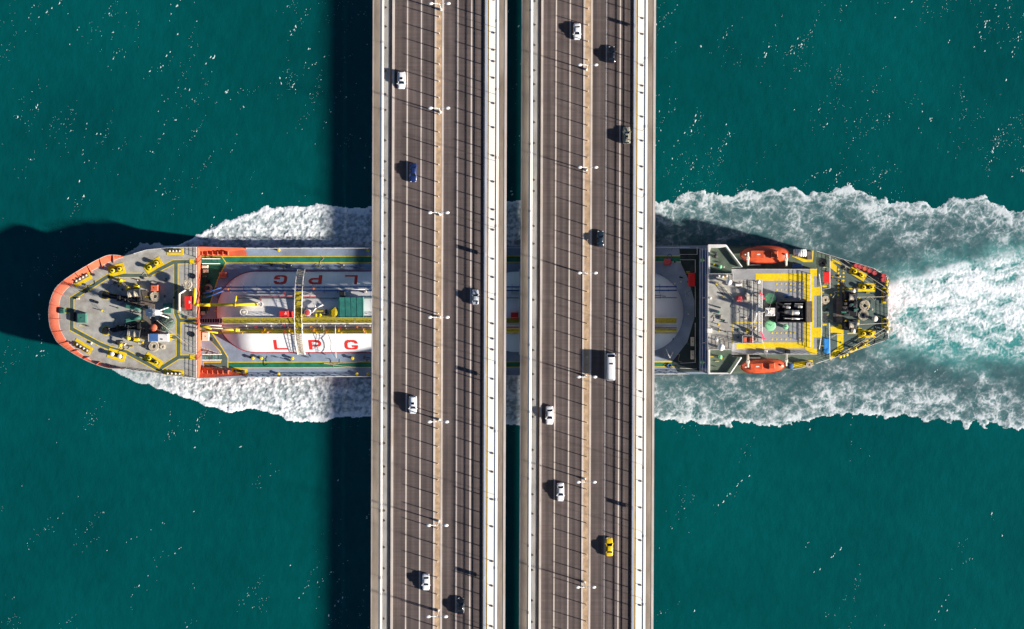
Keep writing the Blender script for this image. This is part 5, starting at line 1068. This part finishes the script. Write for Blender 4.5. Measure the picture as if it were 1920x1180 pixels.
# ------------------------------------------------------------------ lifeboats (lifted away by their davits)
def lifeboat(fr, xa, xb, ya, yb, z, label, tail):
    a = at(fr, xa, (ya + yb) / 2, z + 2); b = at(fr, xb, (ya + yb) / 2, z + 2); L = (b - a).length / 2; Wd = abs(at(fr, xa, ya, z + 2).y - at(fr, xa, yb, z + 2).y) / 2
    c = (a + b) / 2; r = thing('lifeboat', (c.x, c.y, z), label, 'lifeboat', 'lifeboats of the tanker', math.atan2(b.y - a.y, b.x - a.x)); O = (0, 0, 0)
    st = [-1, -.96, -.85, -.65, -.3, 0, .3, .65, .85, .95, 1]
    hw = lambda t: max(0.08, (1 - abs(t) ** 3.4)) ** 0.55
    hull = MB(); loft(hull, [[(t * L, -Wd * hw(t), 1.5), (t * L, -Wd * .97 * hw(t), 1.2), (t * L, -Wd * .62 * hw(t), .3), (t * L, 0, .0 + .5 * abs(t) ** 4), (t * L, Wd * .62 * hw(t), .3), (t * L, Wd * .97 * hw(t), 1.2), (t * L, Wd * hw(t), 1.5)] for t in st]); hull.build('hull', 'boat_orange', r, True, org=O)
    cn = MB(); loft(cn, [[(t * L * .985, -Wd * .99 * hw(t), 1.5), (t * L * .985, -Wd * .80 * hw(t), 1.5 + .55 * hw(t)), (t * L * .97, -Wd * .45 * hw(t), 1.5 + 1.0 * hw(t)), (t * L * .97, 0, 1.5 + 1.15 * hw(t)), (t * L * .97, Wd * .45 * hw(t), 1.5 + 1.0 * hw(t)), (t * L * .985, Wd * .80 * hw(t), 1.5 + .55 * hw(t)), (t * L * .985, Wd * .99 * hw(t), 1.5)] for t in st]); cn = cn.build('canopy', 'boat_orange', r, True, org=O)
    [MB().tube([(t * L, s * Wd * 1.01 * hw(t), 1.5) for t in st], .12, 6).build('fender_strip', 'hull_red', r, org=O) for s in (-1, 1)]
    MB().bevbox((-L * .32, 0, 2.72), (L * .55, Wd * .95, .35), .1).build('hatch_cover', 'boat_orange', cn, org=O); MB().bevbox((L * .36, 0, 2.8), (L * .30, Wd * .9, .8), .25).build('conning_tower', 'boat_orange', cn, org=O)
    MB().box((L * .36 - L * .152, 0, 2.95), (.04, Wd * .7, .35)).build('window', 'glass', cn, org=O); MB().box((-L * .28, 0, 2.905), (.95, .32, .02)).build('marking', 'white', cn, org=O)
    for t in (-.6, .6):
        for s in (-1, 1): MB().tube([(t * L, s * Wd * .85, 2.0), (t * L + .7, s * Wd * .85, 2.05)], .05, 5).build('grab_line', 'black', r, org=O)
    MB().bevbox((-L * .82, 0, 2.35), (.4, .4, .7), .1).bevbox((L * .82, 0, 2.35), (.4, .4, .7), .1).build('lifting_hook', 'cream', r, org=O)
    return r
lifeboat(p4, -48, 338, 92, 224, 9.6, 'orange enclosed lifeboat on the upper side of the ship, beside the white life raft', 1)
lb2 = lifeboat(p4, -42, 306, 985, 1096, 9.2, 'orange enclosed lifeboat on the lower side of the ship, overhanging the foam', 1); lb2.rotation_euler[2] += R(3)
for (x, y0, y1) in ((10, 232, 140), (312, 236, 150), (10, 962, 1050), (312, 955, 1040)):
    s = -1 if y0 < 600 else 1; pts = [at(p4, x, y0 + (12 if s < 0 else -12), ZB), at(p4, x, y0, ZB + 4.0), at(p4, x, (y0 + y1) / 2, ZB + 6.0), at(p4, x, y1, ZB + 6.2)]
    d = part(MB().tube(pts, 0.32, 6), 'davit', 'cream'); part(MB().bevbox(pts[2], (0.9, 0.9, 0.7), 0.15), 'davit_sheave', 'cream', d); part(MB().cyl(pts[3], pts[3] - Vector((0, 0, 1.6)), 0.06, 5), 'davit_fall', 'dark_steel', d)
for (x0, x1, y) in ((5, 108, 240), (5, 108, 975)): part(MB().box(at(p4, (x0 + x1) / 2, y, ZB + 1.4), ((x1 - x0) * 0.0361, 0.3, 0.2)), 'boarding_beam', 'white')
for pts in ([(590, 88), (722, 258)], [(628, 1098), (716, 970)]): part(MB().tube([at(p3, x, y, ZW + 0.9) for x, y in pts], 0.16, 6), 'wing_beam', 'white')

# ------------------------------------------------------------------ loose gear lying on the decks: each one a thing
def coil_mesh(seed, R0, turns):
    g = random.Random(seed); m = MB(); pts = []
    for lay in range(4):
        for k in range(turns * 16):
            t = k / 16; rr = R0 * (0.35 + 0.65 * ((t / turns) if lay % 2 else 1 - t / turns)) + g.gauss(0, 0.03); a = 2 * math.pi * t
            pts.append((rr * math.cos(a) + g.gauss(0, 0.02), rr * math.sin(a) + g.gauss(0, 0.02), 0.09 + lay * 0.14 + g.gauss(0, 0.02)))
    return m.tube(pts, 0.085, 5)
def coil(fr, x, y, z, R0, label, seed, name='rope_coil', cat='rope'):
    c = at(fr, x, y, z); m = coil_mesh(seed, R0, 5); o = m.build(name, 'rope', None, org=(0, 0, 0)); o.location = c; o.rotation_euler = (0, 0, seed * 1.3); tag(o, label, cat, 'coiled mooring ropes on the decks')
coil(p5, 840, 250, ZF, 1.45, 'coiled cream rope below the orange ventilator box on the bow', 1); coil(p5, 825, 900, ZF, 1.5, 'coiled cream rope below the blue and white deck house', 2)
coil(p5, 1262, 92, ZF + 2.1, 1.35, 'coiled cream rope on the post above the red locker on the bow', 3); coil(p5, 940, 905, ZF, 0.7, 'small tangle of cream rope right of the deck house coil', 4)
coil(p4, 930, 560, ZP + 0.1, 1.5, 'upper of two thick rope coils on the green stern deck', 5); coil(p4, 918, 637, ZP + 0.1, 1.5, 'lower of two thick rope coils on the green stern deck', 6)
coil(p4, 620, 518, ZP + 0.1, 1.15, 'rope coil between funnel platform and stern winch', 7); coil(p2, 225, 395, ZM + 0.1, 1.1, 'rope coil on the main deck in front of the forward tank dome', 8)
coil(p4, 490, 1028, ZB + 1.0, 0.8, 'rope coil on the yellow patch beside the lower lifeboat', 9)
def barrel(x, y, label, k):
    c = at(p4, x, y, ZP); r = thing('drum_barrel', c, label, 'barrel', 'red drums along the stern rail'); O = (0, 0, 0)
    MB().lathe((0, 0, 0), [(0.62, 0), (0.64, 0.05), (0.62, 0.4), (0.66, 0.45), (0.62, 0.5), (0.62, 0.85), (0.66, 0.9), (0.62, 0.95), (0.62, 1.25), (0.65, 1.3), (0.6, 1.32), (0.58, 1.27)], 16).build('shell', 'orange' if k == 2 else 'barrel_red', r, org=O)
    MB().cyl((0.35, 0.1, 1.27), (0.35, 0.1, 1.31), 0.09, 8).build('bung', 'dark_steel', r, org=O)
NAMES = ['first', 'second', 'third', 'fourth', 'fifth']
for k, (x, y) in enumerate(((860, 247), (892, 256), (928, 270), (965, 286), (1004, 304))):
    barrel(x, y, ('orange drum' if k == 2 else 'red drum') + ' by the upper stern rail, %s from the left' % NAMES[k] if k != 2 else 'only orange drum in the row by the upper stern rail', k)
barrel(1076, 326, 'red drum in the upper stern corner, above its twin', 5); barrel(1074, 358, 'red drum in the upper stern corner, below its twin', 6)
# covered heap on the bow
m = MB(); cc = at(p5, 975, 600, ZF); n = 28; rings = []
g = random.Random(5)
for k, (rr, z) in enumerate(((2.35, 0.0), (2.3, 0.35), (1.9, 0.85), (1.3, 1.15), (0.6, 1.3), (0.05, 1.32))):
    rings.append([(rr * (1 + 0.09 * math.sin(3 * t + 1) + 0.05 * math.sin(7 * t) + (0.06 * (-1) ** i if k < 4 else 0)) * math.cos(t), rr * (1 + 0.07 * math.sin(2 * t) + 0.05 * math.cos(5 * t)) * math.sin(t), z + g.uniform(-0.1, 0.1) * (k > 0)) for i, t in enumerate([2 * math.pi * i / n for i in range(n + 1)])])
    rings[-1][-1] = rings[-1][0]
loft(m, rings[::-1], cap=False); o = m.build('covered_heap', 'tarp_dark', None, org=(0, 0, 0)); o.location = cc; tag(o, 'round heap of gear under a dark green tarpaulin on the bow deck', 'tarpaulin')
def ring(fr, x, y, z, label):
    c = at(fr, x, y, z); m = MB().tube([(0.62 * math.cos(k * math.pi / 9), 0.62 * math.sin(k * math.pi / 9), 0) for k in range(19)], 0.16, 6); o = m.build('fender_tyre', 'black', None, org=(0, 0, 0)); o.location = c + Vector((0, 0, 0.16)); tag(o, label, 'tyre', 'black tyres at the forecastle edge')
ring(p1, 1142, 762, ZF, 'black tyre lying on the forecastle edge, below the centre ladder'); ring(p1, 1148, 318, ZF, 'black tyre lying on the forecastle edge, above the red locker')
m = coil_mesh(12, 1.2, 3); o = m.build('hose_coil', 'black', None, org=(0, 0, 0)); o.location = at(p4, 598, 222, ZP + 0.05); tag(o, 'black hose coil in the dark well above the red stern locker', 'hose')

# --- small deck clutter: cleats, pads, sounding pipes, hose runs
g = random.Random(21)
def clutter(fr, x0, x1, y0, y1, z, n, ok):
    k = 0
    while k < n:
        x, y = g.uniform(x0, x1), g.uniform(y0, y1)
        if not ok(x, y): continue
        k += 1; c = at(fr, x, y, z); t = g.random()
        if t < 0.35: part(MB().cyl(c, c + Vector((0, 0, g.uniform(0.4, 0.9))), 0.13, 6).lathe(c, [(0.28, 0), (0.28, 0.06)], 8), 'sounding_pipe', g.choice(('cream', 'yellow', 'dark_steel', 'machine_green')))
        elif t < 0.6: part(MB().bevbox(c + Vector((0, 0, 0.2)), (g.uniform(0.4, 1.0), g.uniform(0.3, 0.7), 0.4), 0.08, g.uniform(0, 3)), 'deck_fitting', g.choice(('dark_steel', 'brown_plate', 'cream', 'black')))
        elif t < 0.8: part(MB().box(c + Vector((-0.3, 0, 0.15)), (0.12, 0.12, 0.3)).box(c + Vector((0.3, 0, 0.15)), (0.12, 0.12, 0.3)).box(c + Vector((0, 0, 0.34)), (1.1, 0.16, 0.1)), 'cleat', g.choice(('dark_steel', 'yellow')))
        else:
            a = g.uniform(0, 6); P = [c + Vector((0.5 * i * math.cos(a + 0.5 * math.sin(i)), 0.5 * i * math.sin(a + 0.5 * math.sin(i)), 0.07)) for i in range(7)]
            part(MB().tube(P, 0.05, 4), 'hose', g.choice(('dark_steel', 'rope', 'black')))
clutter(p1, 560, 830, 330, 860, ZF, 46, lambda x, y: True); clutter(p1, 250, 1160, 180, 1020, ZF, 44, lambda x, y: (x - 620) ** 2 / 560 ** 2 + (y - 600) ** 2 / 400 ** 2 < 0.8)
clutter(p4, 665, 1090, 260, 900, ZP + 0.03, 46, lambda x, y: True); clutter(p4, 560, 650, 220, 960, ZP + 0.02, 22, lambda x, y: True)
clutter(p3, 470, 860, 330, 850, ZR, 34, lambda x, y: x < 640 or 370 < y < 850); clutter(p2, 170, 330, 200, 980, ZM + 0.03, 26, lambda x, y: True); clutter(p3, 40, 360, 120, 1060, ZM, 30, lambda x, y: True)
clutter(p2, 560, 1560, 200, 232, ZM, 16, lambda x, y: True); clutter(p2, 560, 1560, 958, 990, ZM, 16, lambda x, y: True); clutter(p3, 470, 640, 110, 290, ZW, 6, lambda x, y: x < 580); clutter(p3, 470, 620, 930, 1080, ZW, 6, lambda x, y: x < 600)
